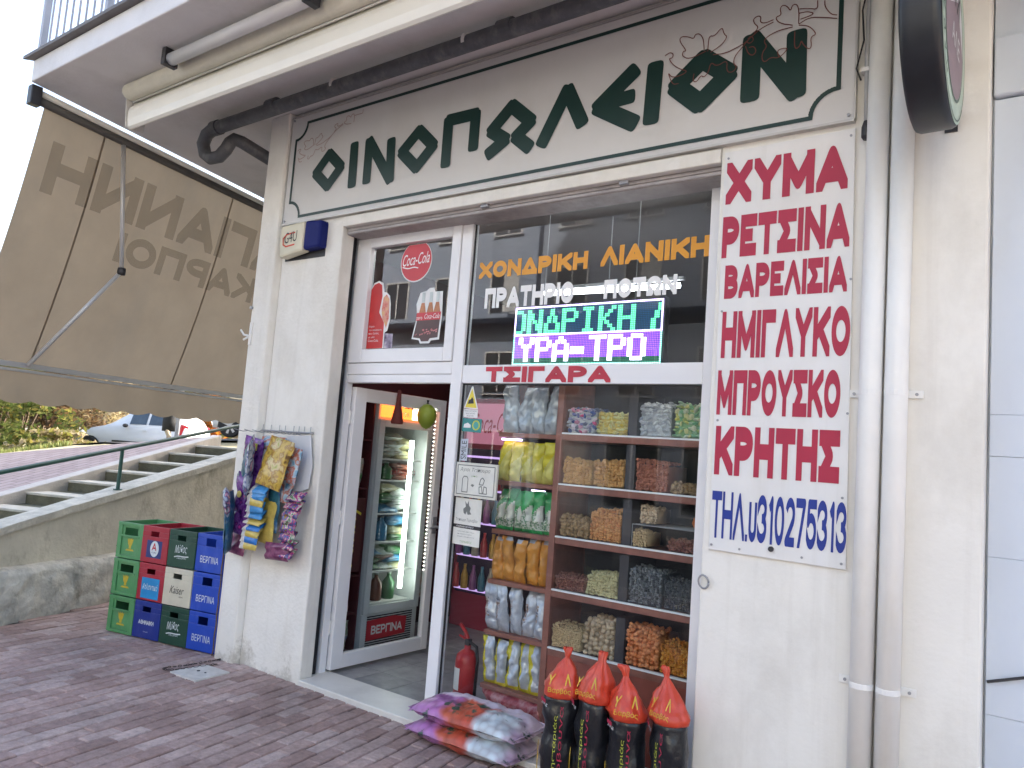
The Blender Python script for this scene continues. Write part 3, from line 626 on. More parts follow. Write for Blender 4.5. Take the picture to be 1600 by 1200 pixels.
# vinyl letters on the transom and on the glass
def lone(s, x0, x1, z0, z1, Y, m, bd, label, cat='lettering', nm='vinyl_lettering', shr=0):
    o = textxz(s, x0, x1, z0, z1, Y, m, None, nm, bd, shr); return tag(o, label, cat)
lone('ΤΣΙΓΑΡΑ', -3.075, -2.155, 2.163, 2.262, FY0-.001, mat('red_vinyl', (.46, .02, .045), .4), .30, 'red vinyl word on the white transom over the lower shop window')
ORANGE = mat('orange_vinyl', (.68, .30, .02), .4, var=.03)
lone('ΧΟΝΔΡΙΚΗ', -3.215, -2.375, 2.86, 2.972, .2225, ORANGE, .31, 'left orange vinyl word on the upper window glass')
lone('ΛΙΑΝΙΚΗ', -2.285, -1.605, 2.865, 2.985, .2225, ORANGE, .31, 'right orange vinyl word on the upper window glass')
lone('ΠΡΑΤΗΡΙΟ', -3.15, -2.46, 2.655, 2.79, .2225, WHITEINK, .30, 'left white vinyl word just above the lit display')
lone('ΠΟΤΩΝ', -2.25, -1.785, 2.665, 2.78, .2225, WHITEINK, .30, 'right white vinyl word just above the lit display')

# alarm siren box
AL = thing('alarm_box', 'cream alarm siren box with a blue end on the left pillar', 'alarm', (-4.78, 0, 3.08))
def boxy(pts_front, y0, y1): return None
MB().extr([(-5.0, -.085, 3.345), (-4.985, -.085, 3.09), (-4.70, -.095, 3.125), (-4.70, -.095, 3.355)][::-1], (0, .085, 0)).build('cover', mat('cream_plastic', (.66, .62, .48), .45, var=.04), AL, bevel=.02)
MB().extr([(-4.697, -.092, 3.355), (-4.70, -.092, 3.128), (-4.53, -.075, 3.14), (-4.53, -.075, 3.35)][::-1], (0, .085, 0)).build('light_cover', mat('blue_plastic', (.006, .012, .12), .55, var=.05, spec=.2), AL, bevel=.02)
MB().box(-5.01, -4.54, -.004, .0, 3.085, 3.35).build('back_plate', DARK, AL)
text('G4U', (-4.925, -.0905, 3.195), (.15, -.003, .01), (0, -.0005, .085), BLACKINK, AL, bold=.02)
RDO = mat('red_orange_ink', (.6, .06, .02), .5)
mb = MB(); thin(mb, [(-4.80, 3.275), (-4.90, 3.268), (-4.94, 3.24), (-4.935, 3.19), (-4.90, 3.172), (-4.80, 3.18)], .006, -.0915); mb.build('emblem', RDO, AL)

# rain pipes at the right
for x, lab in ((-.715, 'left one of the two cream rain pipes beside the wine board'), (-.612, 'right one of the two cream rain pipes beside the wine board')):
    P = thing('rain_pipe', lab, 'pipe', (x, -.055, 0), 'rain pipes by the wine board')
    MB().tube([(x, -.055, 0), (x, -.055, 4.28)], .0475, 20).build('pipe', PIPEWHITE, P, smooth=True)
    for z in (2.09, .84):
        b = MB(); s = -1 if x < -.66 else 1
        b.lathe([(.0486, z-.012), (.0486, z+.012)], (x, -.055, 0), 20); b.box(min(x, x+s*.1), max(x, x+s*.1), -.012, -.004, z-.017, z+.017)
        b.build('clamp', PIPEWHITE, P, bevel=.002)
        MB().lathe([(.007, -.018), (.007, -.011)], (x+s*.075, 0, z), 8, 'y').build('screw', GREY, P)
# hanging cable in conduit with a black end
CB = thing('cable_conduit', 'thin grey cable conduit with a black end hanging beside the shop sign', 'cable', (-.775, -.03, 3.3))
MB().tube([(-.68, -.03, 4.29), (-.72, -.03, 4.15), (-.775, -.03, 4.02), (-.778, -.028, 3.7), (-.772, -.03, 3.36)], .011, 10).build('conduit', mat('grey_plastic', (.42, .42, .42), .5, var=.06), CB, smooth=True)
MB().lathe([(.012, 3.27), (.021, 3.285), (.021, 3.33), (.012, 3.36)], (-.772, -.03, 0), 12).build('end_cap', DARK, CB)
MB().tube([(-.775, -.045, 4.05), (-.80, -.05, 3.9), (-.79, -.05, 3.75), (-.82, -.045, 3.62), (-.80, -.04, 3.56)], .004, 6).build('cable', RUBBER, CB)
for z in (3.98, 3.6): MB().box(-.80, -.75, -.045, -.0, z, z+.02).build('clip', WHITEMETAL, CB, bevel=.002)

# round projecting beer sign
RS = thing('round_sign', 'round double-faced projecting sign with a thick black rim above the pipes', 'sign', (-.43, -.5, 3.02))
cz, cy, rr = 3.43, -.52, .355
MB().lathe([(rr*.96, -.505), (rr*.985, -.502), (rr, -.49), (rr, -.47), (rr, -.40), (rr, -.385), (rr*.985, -.372), (rr*.97, -.368)], (0, cy, cz), 96, 'x').build('rim', mat('black_rim', (.012, .014, .018), .42, var=.2, scale=14), RS, smooth=True)
fx = -.3655
def disc(r0, r1, x, m, nm):
    mb = MB(); n = 48; vs = []
    for r in (r0, r1):
        for k in range(n): vs.append((x, cy+r*math.cos(2*math.pi*k/n), cz+r*math.sin(2*math.pi*k/n)))
    mb.add(vs, [(k, (k+1) % n, n+(k+1) % n, n+k) for k in range(n)]); return mb.build(nm, m, RS)
MINT = mat('pale_mint_print', (.50, .62, .50), .4, var=.03)
disc(.255, rr*.965, fx-.0005, MINT, 'face_ring'); disc(.0, .2535, fx, mat('white_print', (.68, .68, .70), .4), 'face_disc')
disc(.25, .262, fx+.0012, mat('green_ring_ink', (.02, .09, .05), .4), 'ring_line'); disc(.325, .332, fx+.0012, bpy.data.materials['green_ring_ink'], 'ring_line')
MB().add([(fx+.001, cy+.25*math.cos(R(a)), cz+.25*math.sin(R(a))) for a in range(180, 361, 12)]+[(fx+.001, cy+.08, cz+.16), (fx+.001, cy-.12, cz+.06)], [tuple(range(18))]).build('face_print', mat('mauve_print', (.25, .17, .2), .4), RS)
for k, ch in enumerate('ΠΑΡΑΔΟΣΙΑΚΗ'):
    a = R(250-14*k-20); c = Vector((fx+.001, cy+.295*math.cos(a), cz+.295*math.sin(a))); ty = Vector((0, math.sin(a), -math.cos(a))); rd = Vector((0, math.cos(a), math.sin(a)))
    text(ch, c-ty*.018-rd*.018, ty*.036, rd*.036, bpy.data.materials['green_ring_ink'], RS, 'letter')
text('ΑΜ', (fx+.0012, cy-.17, cz+.10), (0, .3, 0), (0, 0, .09), BLACKINK, RS)
text('ΑΛΕ', (fx+.0022, cy-.08, cz-.06), (0, .22, 0), (0, 0, .08), WHITEINK, RS)
b = MB(); b.box(-.45, -.41, -.145, 0, cz+.1, cz+.14); b.box(-.45, -.41, -.145, 0, cz-.14, cz-.10); b.box(-.455, -.405, -.012, -.001, cz-.18, cz+.18)
b.build('wall_bracket', DARK, RS)

# retracted front awning under the slab
AW = thing('rolled_awning', 'retracted white front awning hung beneath the balcony slab', 'awning', (-3, -.8, 4.05))
LIT = mat('awning_white_paint', (.80, .79, .74), .38, var=.03, scale=3)
xa, xb = -5.87, 1.2
MB().extr([(xa, -.885, 3.985), (xa, -.905, 3.975), (xa, -.925, 3.99), (xa, -.935, 4.04), (xa, -.936, 4.11), (xa, -.925, 4.145), (xa, -.885, 4.15)][::-1], (xb-xa, 0, 0)).build('front_bar', LIT, AW, bevel=.003)
MB().extr([(xa+.01, -.89, 4.148), (xa+.01, -.912, 4.148), (xa+.01, -.90, 4.20), (xa+.01, -.88, 4.20)][::-1], (xb-xa-.01, 0, 0)).build('arm_cover', mat('awning_beige_cover', (.66, .62, .54), .6, var=.06), AW)
MB().tube([(xa+.04, -.925, 4.178), (xb, -.925, 4.178)], .008, 8).build('rail_tube', LIT, AW, smooth=True)
MB().extr([(xa+.02, -.87, 4.205), (xa+.02, -.935, 4.19), (xa+.02, -.935, 4.197), (xa+.02, -.87, 4.22)][::-1], (xb-xa-.02, 0, 0)).build('front_rail', WHITEMETAL, AW, bevel=.002)
MB().tube([(xa+.05, -.962, 4.236), (xb, -.962, 4.236)], .061, 18).build('fabric_roll', mat('awning_cream_fabric', (.74, .70, .59), .85, var=.06, scale=10, bump=.1), AW, smooth=True)
MB().extr([(xa-.012, -.80, 3.99), (xa-.012, -.94, 3.985), (xa-.012, -.96, 4.24), (xa-.012, -.76, 4.27)], (.010, 0, 0)).build('end_cap', mat('awning_cap_grey', (.62, .61, .59), .5), AW, bevel=.002)
MB().extr([(xa-.14, -.86, 4.06), (xa-.014, -.87, 3.99), (xa-.014, -.87, 4.22), (xa-.08, -.86, 4.24)], (0, .05, .0)).build('end_bracket', bpy.data.materials['awning_cap_grey'], AW, bevel=.004)
b = MB(); b.box(xa-.11, xa-.05, -.88, -.82, 4.235, 4.299); b.build('bracket', DARK, AW, bevel=.004)
for x in (-5.9, -3.9, -1.9): MB().box(x-.03, x+.03, -.9, -.8, 4.27, 4.299).build('bracket', DARK, AW)
BT = thing('batten_light', 'unlit grey tube batten fixed to the slab underside ahead of the awning roll', 'light', (-4.4, -1.1, 4.2))
MB().tube([(-5.0, -1.1, 4.225), (-3.55, -1.1, 4.225)], .042, 14).build('tube_cover', mat('frosted_tube', (.58, .58, .60), .35, var=.03), BT, smooth=True)
for x in (-5.02, -3.53):
    b = MB(); b.box(x-.03, x+.02, -1.15, -1.05, 4.18, 4.299); b.tube([(x-.04, -1.07, 4.24), (x-.09, -1.05, 4.28), (x-.10, -1.0, 4.299)], .014, 8); b.build('end_holder', DARK, BT, bevel=.005)

# black waste pipe with trap
WP = thing('waste_pipe', 'dark grey waste pipe with an s-shaped trap under the slab', 'pipe', (-3.5, -.33, 4.2))
PGREY = mat('pipe_dark_grey', (.085, .09, .10), .5, var=.25, scale=10, stain=(.3, .29, .28), stain_amt=.35, stain_scale=12)
p = [Vector((3, -.33, 4.215)), Vector((-5.68, -.33, 4.175)), Vector((-5.78, -.325, 4.15)), Vector((-5.83, -.32, 4.08)), Vector((-5.80, -.31, 3.99)), Vector((-5.73, -.30, 3.945)), Vector((-5.64, -.28, 3.95)), Vector((-5.585, -.26, 4.01)), Vector((-5.56, -.245, 4.07)), Vector((-5.55, -.22, 4.105)), Vector((-5.53, -.16, 4.10)), Vector((-5.40, .16, 3.98)), Vector((-5.34, .25, 3.96))]
MB().tube(p, .052, 16).build('pipe', PGREY, WP, smooth=True)
for x in (-4.9, -2.7, -1.2): MB().lathe([(.060, x-.05), (.060, x+.05)], (0, -.33, 4.1975), 16, 'x').build('coupling', PGREY, WP)
MB().lathe([(.060, -5.68), (.060, -5.60)], (0, -.33, 4.175), 16, 'x').build('coupling', PGREY, WP)
for x in (-4.2, -3.0, -1.8): MB().lathe([(.056, x-.012), (.056, x+.012)], (0, -.33, 4.197), 16, 'x').build('clamp', WHITEMETAL, WP)

# side awning, let down over the side street
SA_ = thing('side_awning', 'translucent beige side awning let down beside the building with scalloped valance', 'awning', A0+SDV*1.5+SNV*.3+Vector((0, 0, -2.4)))
def AWP(t, q, lift=0):   # t along the slab edge, q 0 top .. 1 front bar
    sag = -.05*math.sin(math.pi*q)
    p = A0 + SDV*t + SNV*(.03+.57*q+lift*.96+sag) ; p.z = 4.23 - 2.07*q + lift*.27; return p
FAB = mat('beige_awning_fabric', (.335, .256, .172), .9, var=.08, scale=2.5, bump=.06, bscale=300, stain=(.24, .20, .15), stain_amt=.45, stain_scale=1.3, trans=.55)
T0, T1 = .16, 5.2
MB().grid(lambda u, v: AWP(T0+(T1-T0)*u, v), 60, 24).build('fabric', FAB, SA_, smooth=True)
SEAM = mat('fabric_seam', (.25, .2, .145), .9, trans=.4)
for t in (.72, 2.28, 3.85):
    MB().grid(lambda u, v: AWP(t-.009+.018*u, v, -.004), 1, 24).build('seam', SEAM, SA_)
LETF = mat('fabric_lettering', (.30, .24, .17), .9, trans=.55)
t_ = LETF.node_tree; o_ = t_.nodes['Material Output']; sh_ = o_.inputs[0].links[0].from_socket; tb_ = t_.nodes.new('ShaderNodeBsdfTransparent'); mx_ = t_.nodes.new('ShaderNodeMixShader'); mx_.inputs[0].default_value = .62
t_.links.new(sh_, mx_.inputs[1]); t_.links.new(tb_.outputs[0], mx_.inputs[2]); t_.links.new(mx_.outputs[0], o_.inputs[0])
def awtext(s, t0, t1, q0, q1, bd):
    o = block(s, (0, 0, 0), (1, 0, 0), (0, 0, 1), .26, LETF, SA_)
    me = o.data; org = ORG[SA_.name]
    # refine and lay on the curved cloth, mirrored since it is printed on the outer side
    bm = bmesh.new(); bm.from_mesh(me); bmesh.ops.triangulate(bm, faces=bm.faces); bmesh.ops.subdivide_edges(bm, edges=bm.edges, cuts=2)
    for v in bm.verts:
        u = v.co.x+org.x; ww = v.co.z+org.z
        v.co = AWP(t1-(t1-t0)*u, q1-(q1-q0)*ww, -.006) - org
    bm.to_mesh(me); bm.free()
awtext('ΑΓΙΑΝΝΗ', .30, 3.25, .13, .33, .03); awtext('ΚΑΡΠΟΙ', 1.12, 2.95, .37, .50, .03)
MB().grid(lambda u, v: (lambda p: Vector((p.x, p.y, p.z-.03-(.27+.03*abs(math.sin(math.pi*u*16)))*v)))(A0+SDV*(T0+(T1-T0)*u)+SNV*(.60+.012*math.sin(u*60)*v)+Vector((0, 0, -2.14))), 160, 6).build('valance', FAB, SA_, smooth=True)
BARM = mat('awning_bar_metal', (.50, .50, .50), .4, metal=.3, var=.06)
P_ = lambda t, n, z: A0+SDV*t+SNV*n+Vector((0, 0, z-4.3))
MB().obox(P_(T0-.05, .575, 2.135), SDV*(T1-T0+.1), SNV*.03, (0, 0, .045)).build('front_bar', BARM, SA_, bevel=.004)
MB().obox(P_(T0-.05, .57, 2.10), SDV*(T1-T0+.1), SNV*.02, (0, 0, .022)).build('lower_rail', BARM, SA_, bevel=.003)
MB().tube([P_(.05, .02, 4.255), P_(5.3, .02, 4.255)], .028, 12).build('white_tube', LIT, SA_, smooth=True)
MB().tube([P_(.05, .03, 4.20), P_(5.3, .03, 4.20)], .035, 12).build('roll_shade', mat('roll_shade_dark', (.09, .085, .08), .6), SA_, smooth=True)  # dark tube stands in for the shade below the white roll
ARM = mat('awning_arm_metal', (.55, .55, .56), .35, metal=.2, var=.06)
el = P_(1.06, .05, 3.07)
a1 = SA_ ; MB().tube([P_(.90, .03, 4.19), el], .019, 10).build('upper_arm', ARM, SA_, smooth=True)
MB().tube([el, P_(.68+.0, .56, 2.16)], .019, 10).build('lower_arm', ARM, SA_, smooth=True)
MB().lathe([(.0, -.035), (.033, -.03), (.036, 0), (.033, .03), (.0, .035)], el, 12).build('elbow', DARK, SA_, smooth=True)
MB().box(-.05, .05, -.04, .04, -.08, .05); e0 = P_(.07, .02, 4.2); MB().box(e0.x-.04, e0.x+.04, e0.y-.05, e0.y+.03, e0.z-.06, e0.z+.095).build('end_bracket', DARK, SA_, bevel=.008)
# crank hook on the pilaster
HK = thing('awning_hook', 'small pale metal awning crank hook on the left corner pilaster', 'hook', (-5.31, -.06, 2.5))
b = MB(); b.box(-5.285, -5.255, -.068, -.053, 2.42, 2.60); b.tube([(-5.27, -.065, 2.49), (-5.33, -.08, 2.50), (-5.37, -.085, 2.54)], .009, 8); b.tube([(-5.27, -.065, 2.49), (-5.33, -.08, 2.46)], .009, 8)
b.build('hook', WHITEMETAL, HK, bevel=.002)
MB().lathe([(.015, -.075), (.01, -.055)], (-5.29, 0, 2.72), 10, 'y').build('eye', GREY, HK)

# padlock ring on the window jamb
o = MB(); o.tube([Vector((-1.452+.026*math.cos(a*math.pi/8), -.012-.006*math.sin(a*math.pi/8), 1.155+.032*math.sin(a*math.pi/8))) for a in range(17)], .005, 8)
tag(o.build('ring_latch', GREY, smooth=True), 'small metal ring latch on the plaster below the wine board', 'latch')

# neighbouring front at the far right
NB = thing('neighbour_front', 'pale blue-white panelled shop front at the right edge', 'building', (.9, .1, 0))
PANEL = mat('pale_panel_paint', (.60, .66, .74), .45, var=.03, scale=2, stain=(.45, .45, .45), stain_amt=.25, stain_scale=2)
MB().box(-.284, 3.0, .11, .3, -.1, 4.3).build('wall', mat('neighbour_wall', (.55, .6, .66), .7), NB)
zz = [0.0, .30, .80, 1.43, 1.845, 2.02, 3.40]
for i in range(len(zz)-1):
    for j in range(3):
        MB().box(-.278+1.09*j+.003, -.278+1.09*(j+1)-.003,   .085+.003*((i+j) % 2), .118, zz[i]+.0006, zz[i+1]-.0006).build('panel', PANEL, NB, bevel=.0015)
MB().box(-.278, 3.0, .06, .128, 3.41, 3.68).build('cornice', PANEL, NB, bevel=.01)
MB().box(-.278, 3.0, .09, .128, 3.69, 4.29).build('fascia_panel', PANEL, NB)
c = MB(); c.tube([(-.27, .075, .93), (-.1, .07, .99), (.1, .065, 1.04), (.3, .07, 1.06)], .006, 6); c.build('cable', DARK, NB)
# ================================================================== BEHIND AND ON THE GLASS
# lit scrolling display
GL = {'Ο': "01110 10001 10001 10001 10001 10001 01110", 'Ν': "10001 11001 11001 10101 10011 10011 10001", 'Δ': "00100 00100 01010 01010 10001 10001 11111", 'Ρ': "11110 10001 10001 11110 10000 10000 10000",
      'Ι': "01110 00100 00100 00100 00100 00100 01110", 'Κ': "10001 10010 10100 11000 10100 10010 10001", 'Η': "10001 10001 10001 11111 10001 10001 10001", 'Λ': "00100 00100 01010 01010 10001 10001 10001",
      'Υ': "10001 10001 01010 00100 00100 00100 00100", 'Α': "00100 01010 10001 10001 11111 10001 10001", 'Τ': "11111 00100 00100 00100 00100 00100 00100", '-': "00000 00000 00000 11110 11110 00000 00000", ' ': "000 000 000 000 000 000 000"}
LD = thing('led_display', 'lit scrolling text display in green, white and purple hung inside the upper glass', 'display', (-2.4, .3, 2.29))
lx0, lx1, lz0, lz1, ly = -2.945, -1.895, 2.285, 2.665, .30
MB().box(lx0-.012, lx1+.012, ly+.004, ly+.06, lz0-.012, lz1+.012).build('housing', DARK, LD, bevel=.004)
NX, NZ = 96, 34; dx = (lx1-lx0)/NX; dz = (lz1-lz0)/NZ
gridc = {}
def put(s, c0, r0, key, f=2):
    c = c0
    for ch in s:
        rows = GL[ch].split(); wd = len(rows[0])
        for j, row in enumerate(rows):
            for i, bit in enumerate(row):
                if bit == '1':
                    for a in range(f):
                        for b in range(f):
                            cc, rr = c+i*f+a, r0+j*f+b
                            if 1 <= cc < NX-1: gridc[(cc, rr)] = key
                            if f == 2 and a == 1 and 1 <= cc+1 < NX-1: gridc[(cc+1, rr)] = key
        c += wd*f + f
put('ΟΝΔΡΙΚΗ Λ', -3, 2, 'g'); put('ΥΡΑ-ΤΡΟ', 4, 18, 'w')
for i in range(NX):
    for r in (0, 16): gridc[(i, r)] = 'c'
    gridc[(i, NZ-1)] = 'e'
for r in range(NZ):
    gridc[(0, r)] = 'c' if r < 17 else 'e'; gridc[(NX-1, r)] = 'c' if r < 17 else 'e'
EM = {'g': emis('led_green', (.12, .80, .36), .8), 'w': emis('led_white', (.88, .80, 1.0), 1.6), 'c': emis('led_lilac', (.70, .50, 1.0), 1.3), 'e': emis('led_teal', (.30, .95, .75), 1.0), 'b': emis('led_blue', (.015, .07, .16), .3), 'p': emis('led_purple', (.20, .06, .55), .9), 'd': emis('led_dark_green', (.01, .12, .07), .4)}
MBs = {k: MB() for k in EM}
for i in range(NX):
    for r in range(NZ):
        k = gridc.get((i, r))
        if k is None: k = ('d' if 30 <= r else ('b' if r < 16 else 'p'))
        x = lx0+dx*(i+.5); z = lz1-dz*(r+.5); q = .44 if k in 'wc' else .36
        MBs[k].quad((x-dx*q, ly, z-dz*q), (x+dx*q, ly, z-dz*q), (x+dx*q, ly, z+dz*q), (x-dx*q, ly, z+dz*q))
for k, nm in (('g', 'green_text'), ('w', 'white_text'), ('c', 'lilac_border'), ('e', 'teal_border'), ('b', 'blue_field'), ('p', 'purple_field'), ('d', 'dark_field')): MBs[k].build(nm, EM[k], LD)
MB().tube([(lx0+.2, .33, 2.68), (lx0+.2, .33, 3.3)], .003, 5).build('hanger', GREY, LD); MB().tube([(lx1-.2, .33, 2.68), (lx1-.2, .33, 3.3)], .003, 5).build('hanger', GREY, LD)
# bright tube lamp hung in the room behind the white words
TLm = thing('tube_lamp', 'bright white strip lamp glowing behind the white words on the glass', 'lamp', (-3.2, .9, 2.85))
q0 = on_y(852, 459, .9); q1 = on_y(1062, 446, .9)
MB().tube([q0, q1], .018, 10).build('tube', emis('lamp_white', (1, .96, 1), 5), TLm)
MB().box(q0.x-.03, q1.x+.03, .885, .915, q0.z+.022, q0.z+.045).build('lamp_body', GREY, TLm)
MB().tube([((q0.x+q1.x)/2, .9, q0.z+.07), ((q0.x+q1.x)/2, .9, 3.42)], .004, 6).build('hanger', GREY, TLm)
for y_, x_ in ((.40, -3.9), (.42, -2.2)):  # two added lights, set out of view to brighten the room
    t = thing('added_ceiling_light', 'added white strip light at the ceiling '+('above the shop door side' if x_ < -3 else 'close above the tall shelving'), 'lamp', (x_, y_, 3.38))
    MB().box(x_-.6, x_+.6, y_-.05, y_+.05, 3.385, 3.42).build('lamp_body', ALU, t); MB().tube([(x_-.58, y_, 3.36), (x_+.58, y_, 3.36)], .016, 8).build('tube', emis('added_light_white', (1, .93, .9), 5), t)

# stickers on the fanlight
def flat(pts, Y, m, nm, parent=None, th=.0012):
    return MB().extr([(p[0], Y, p[1]) for p in pts][::-1], (0, -th, 0)).build(nm, m, parent)
def circ(cx, cz, rx, rz_, n=32): return [(cx+rx*math.cos(2*math.pi*k/n), cz+rz_*math.sin(2*math.pi*k/n)) for k in range(n)]
RED = mat('soda_red_print', (.52, .022, .035), .4, var=.03); WPR = mat('white_sticker_print', (.74, .74, .74), .4, var=.02)
t = thing('round_sticker', 'round red soda sticker with white script at the top of the fanlight', 'sticker', (-3.81, .221, 2.89))
flat([p for p in circ(-3.805, 3.035, .152, .152) if p[1] < 3.168], .2215, WPR, 'white_edge', t); flat([p for p in circ(-3.805, 3.038, .146, .146) if p[1] < 3.169], .2200, RED, 'red_disc', t)
text('Coca-Cola', (-3.935, .2182, 3.005), (.26, 0, .012), (0, 0, .085), WHITEINK, t, bold=.0, shear=.35)
thm = MB(); thin(thm, smooth2([(-3.93, 3.0), (-3.88, 2.985), (-3.82, 2.995), (-3.78, 2.985)]), .004, .2180); thm.build('underline', WHITEINK, t)
t = thing('bottle_sticker', 'cut-out sticker of three soda bottles on the right of the fanlight', 'sticker', (-3.64, .221, 2.405))
flat([(-3.785, 2.47), (-3.75, 2.63), (-3.765, 2.72), (-3.735, 2.80), (-3.68, 2.81), (-3.65, 2.83), (-3.61, 2.83), (-3.595, 2.80), (-3.525, 2.80), (-3.515, 2.62), (-3.525, 2.46), (-3.60, 2.455), (-3.615, 2.435), (-3.70, 2.435), (-3.715, 2.46)], .2215, WPR, 'white_edge', t)
COLA = mat('cola_brown_print', (.055, .012, .012), .35, var=.2); AMB = mat('amber_print', (.42, .15, .05), .35, var=.2, scale=30)
flat([(-3.77, 2.48), (-3.74, 2.62), (-3.53, 2.62), (-3.54, 2.475), (-3.61, 2.47), (-3.625, 2.45), (-3.69, 2.45), (-3.705, 2.472)], .2200, COLA, 'bottle_bases', t)
for x in (-3.70, -3.628, -3.565):
    flat([(x-.035, 2.60), (x-.03, 2.66), (x-.014, 2.725), (x+.014, 2.725), (x+.03, 2.66), (x+.033, 2.60)], .2192, AMB, 'bottle_neck', t)
    flat([(x-.014, 2.727), (x-.014, 2.80), (x+.014, 2.80), (x+.014, 2.727)], .2192, mat('pale_cap_print', (.5, .55, .55), .4), 'bottle_cap', t)
flat([(-3.755, 2.60), (-3.75, 2.655), (-3.525, 2.655), (-3.528, 2.60)], .2186, RED, 'red_label', t)
text('Coca-Cola', (-3.675, .2168, 2.61), (.14, 0, .0), (0, 0, .035), WHITEINK, t, shear=.35); text('zero', (-3.75, .2168, 2.607), (.055, 0, 0), (0, 0, .018), WHITEINK, t)
mb = MB(); rg = random.Random(2)
for k in range(22):
    x = -3.76+.21*rg.random(); z = 2.49+.035*rg.random(); mb.quad((x, .2184, z), (x+.014, .2184, z+.006), (x+.012, .2184, z+.014), (x-.002, .2184, z+.01))
mb.build('pink_flecks', mat('pink_fleck_print', (.5, .16, .17), .4), t)
t = thing('hand_sticker', 'red advertising sticker with two rounded shapes, lower left of the fanlight', 'sticker', (-4.145, .221, 2.405))
Pk = mat('poster_red_print', (.50, .02, .02), .4, var=.1)
flat([(-4.240, 2.41), (-4.240, 2.86), (-4.215, 2.905), (-4.165, 2.92), (-4.120, 2.90), (-4.100, 2.83), (-4.075, 2.825), (-4.040, 2.80), (-4.025, 2.74), (-4.015, 2.62), (-4.035, 2.54), (-4.060, 2.525), (-4.060, 2.41)], .2215, WPR, 'white_edge', t)
flat([(-4.238, 2.411), (-4.238, 2.855), (-4.210, 2.893), (-4.165, 2.905), (-4.130, 2.885), (-4.115, 2.80), (-4.135, 2.68), (-4.075, 2.60), (-4.070, 2.412)], .2200, Pk, 'red_shape', t)
flat([(-4.110, 2.70), (-4.100, 2.79), (-4.070, 2.81), (-4.040, 2.775), (-4.030, 2.63), (-4.050, 2.56), (-4.070, 2.60), (-4.095, 2.63)], .2190, printmat('pink_orange_print', [(.55, .08, .06), (.62, .28, .2), (.65, .38, .12)], 30), 'pink_shape', t)
for k, s in enumerate(('Πάρτε', 'την απόλαυση', 'που ζητάς,', 'με μία', 'Coca-Cola.')):
    text(s, (-4.225, .2182, 2.565-.026*k), (.011*len(s), 0, 0), (0, 0, .017), WHITEINK, t)
flat([(-4.055, 2.41), (-4.055, 2.52), (-3.975, 2.515), (-3.970, 2.41)], .2215, printmat('violet_print', [(.05, .03, .07), (.25, .2, .3), (.5, .45, .5)], 25), 'violet_patch', t)

# notices on the lower glass
t = thing('warning_sticker', 'yellow triangle alarm warning sticker at the top left of the lower window', 'sticker', (-3.2, .224, 1.93))
flat([(-3.255, 1.99), (-3.2, 2.135), (-3.19, 2.135), (-3.135, 1.985)], .2242, WPR, 'white_edge', t); flat([(-3.243, 1.997), (-3.195, 2.122), (-3.146, 1.993)], .2230, mat('yellow_print', (.68, .55, .05), .4), 'yellow_triangle', t)
flat([(-3.222, 2.02), (-3.215, 2.045), (-3.20, 2.05), (-3.19, 2.065), (-3.178, 2.05), (-3.172, 2.022)], .2220, BLACKINK, 'pictogram', t); flat([(-3.255, 1.93), (-3.255, 1.985), (-3.135, 1.982), (-3.135, 1.928)], .2242, WPR, 'white_edge', t)
for k in range(3): text('ΠΡΟΣΤΑΤΕΥΕΤΑΙ'[:13-2*k], (-3.245+.01*k, .2228, 1.967-.016*k), (.1-.02*k, 0, 0), (0, 0, .010), BLACKINK, t)
t = thing('teal_sticker', 'teal card sticker with a ring mark below the warning triangle', 'sticker', (-3.17, .224, 1.83))
flat([(-3.257, 1.838), (-3.255, 1.925), (-3.095, 1.922), (-3.095, 1.832)], .2242, mat('teal_print', (.02, .22, .22), .4), 'card', t); flat(circ(-3.14, 1.88, .032, .033), .2230, mat('yellow_green_print', (.45, .52, .06), .4), 'ring', t); flat(circ(-3.14, 1.88, .022, .024), .2220, mat('teal_light_print', (.06, .32, .3), .4), 'ring', t)
flat([(-3.245, 1.862), (-3.24, 1.885), (-3.21, 1.895), (-3.185, 1.88), (-3.185, 1.862)], .2230, WPR, 'white_mark', t)
t = thing('narrow_sticker', 'narrow pale sticker with upright black lettering beside the white mullion', 'sticker', (-3.23, .224, 1.64))
flat([(-3.257, 1.645), (-3.257, 1.785), (-3.195, 1.79), (-3.195, 1.645)], .2242, mat('pale_blue_print', (.5, .54, .62), .4), 'card', t); text('SMILE', (-3.205, .2228, 1.655), (0, 0, .12), (-.042, 0, 0), BLACKINK, t, bold=.03)
t = thing('framed_notice', 'white framed notice with two line drawings hung behind the lower window', 'notice', (-3.09, .20, 1.41))
MB().box(-3.262, -2.925, .205, .2235, 1.412, 1.635).build('frame', mat('notice_cream', (.62, .61, .55), .5), t, bevel=.002)
flat([(-3.25, 1.425), (-3.25, 1.622), (-2.937, 1.622), (-2.937, 1.425)], .2045, mat('notice_paper', (.68, .68, .63), .6), 'paper', t)
INKG = mat('grey_ink', (.16, .17, .16), .6); text('Άγιοι Τσίπουρα', (-3.225, .2028, 1.572), (.25, 0, .0), (0, 0, .032), INKG, t, shear=.3)
mb = MB()
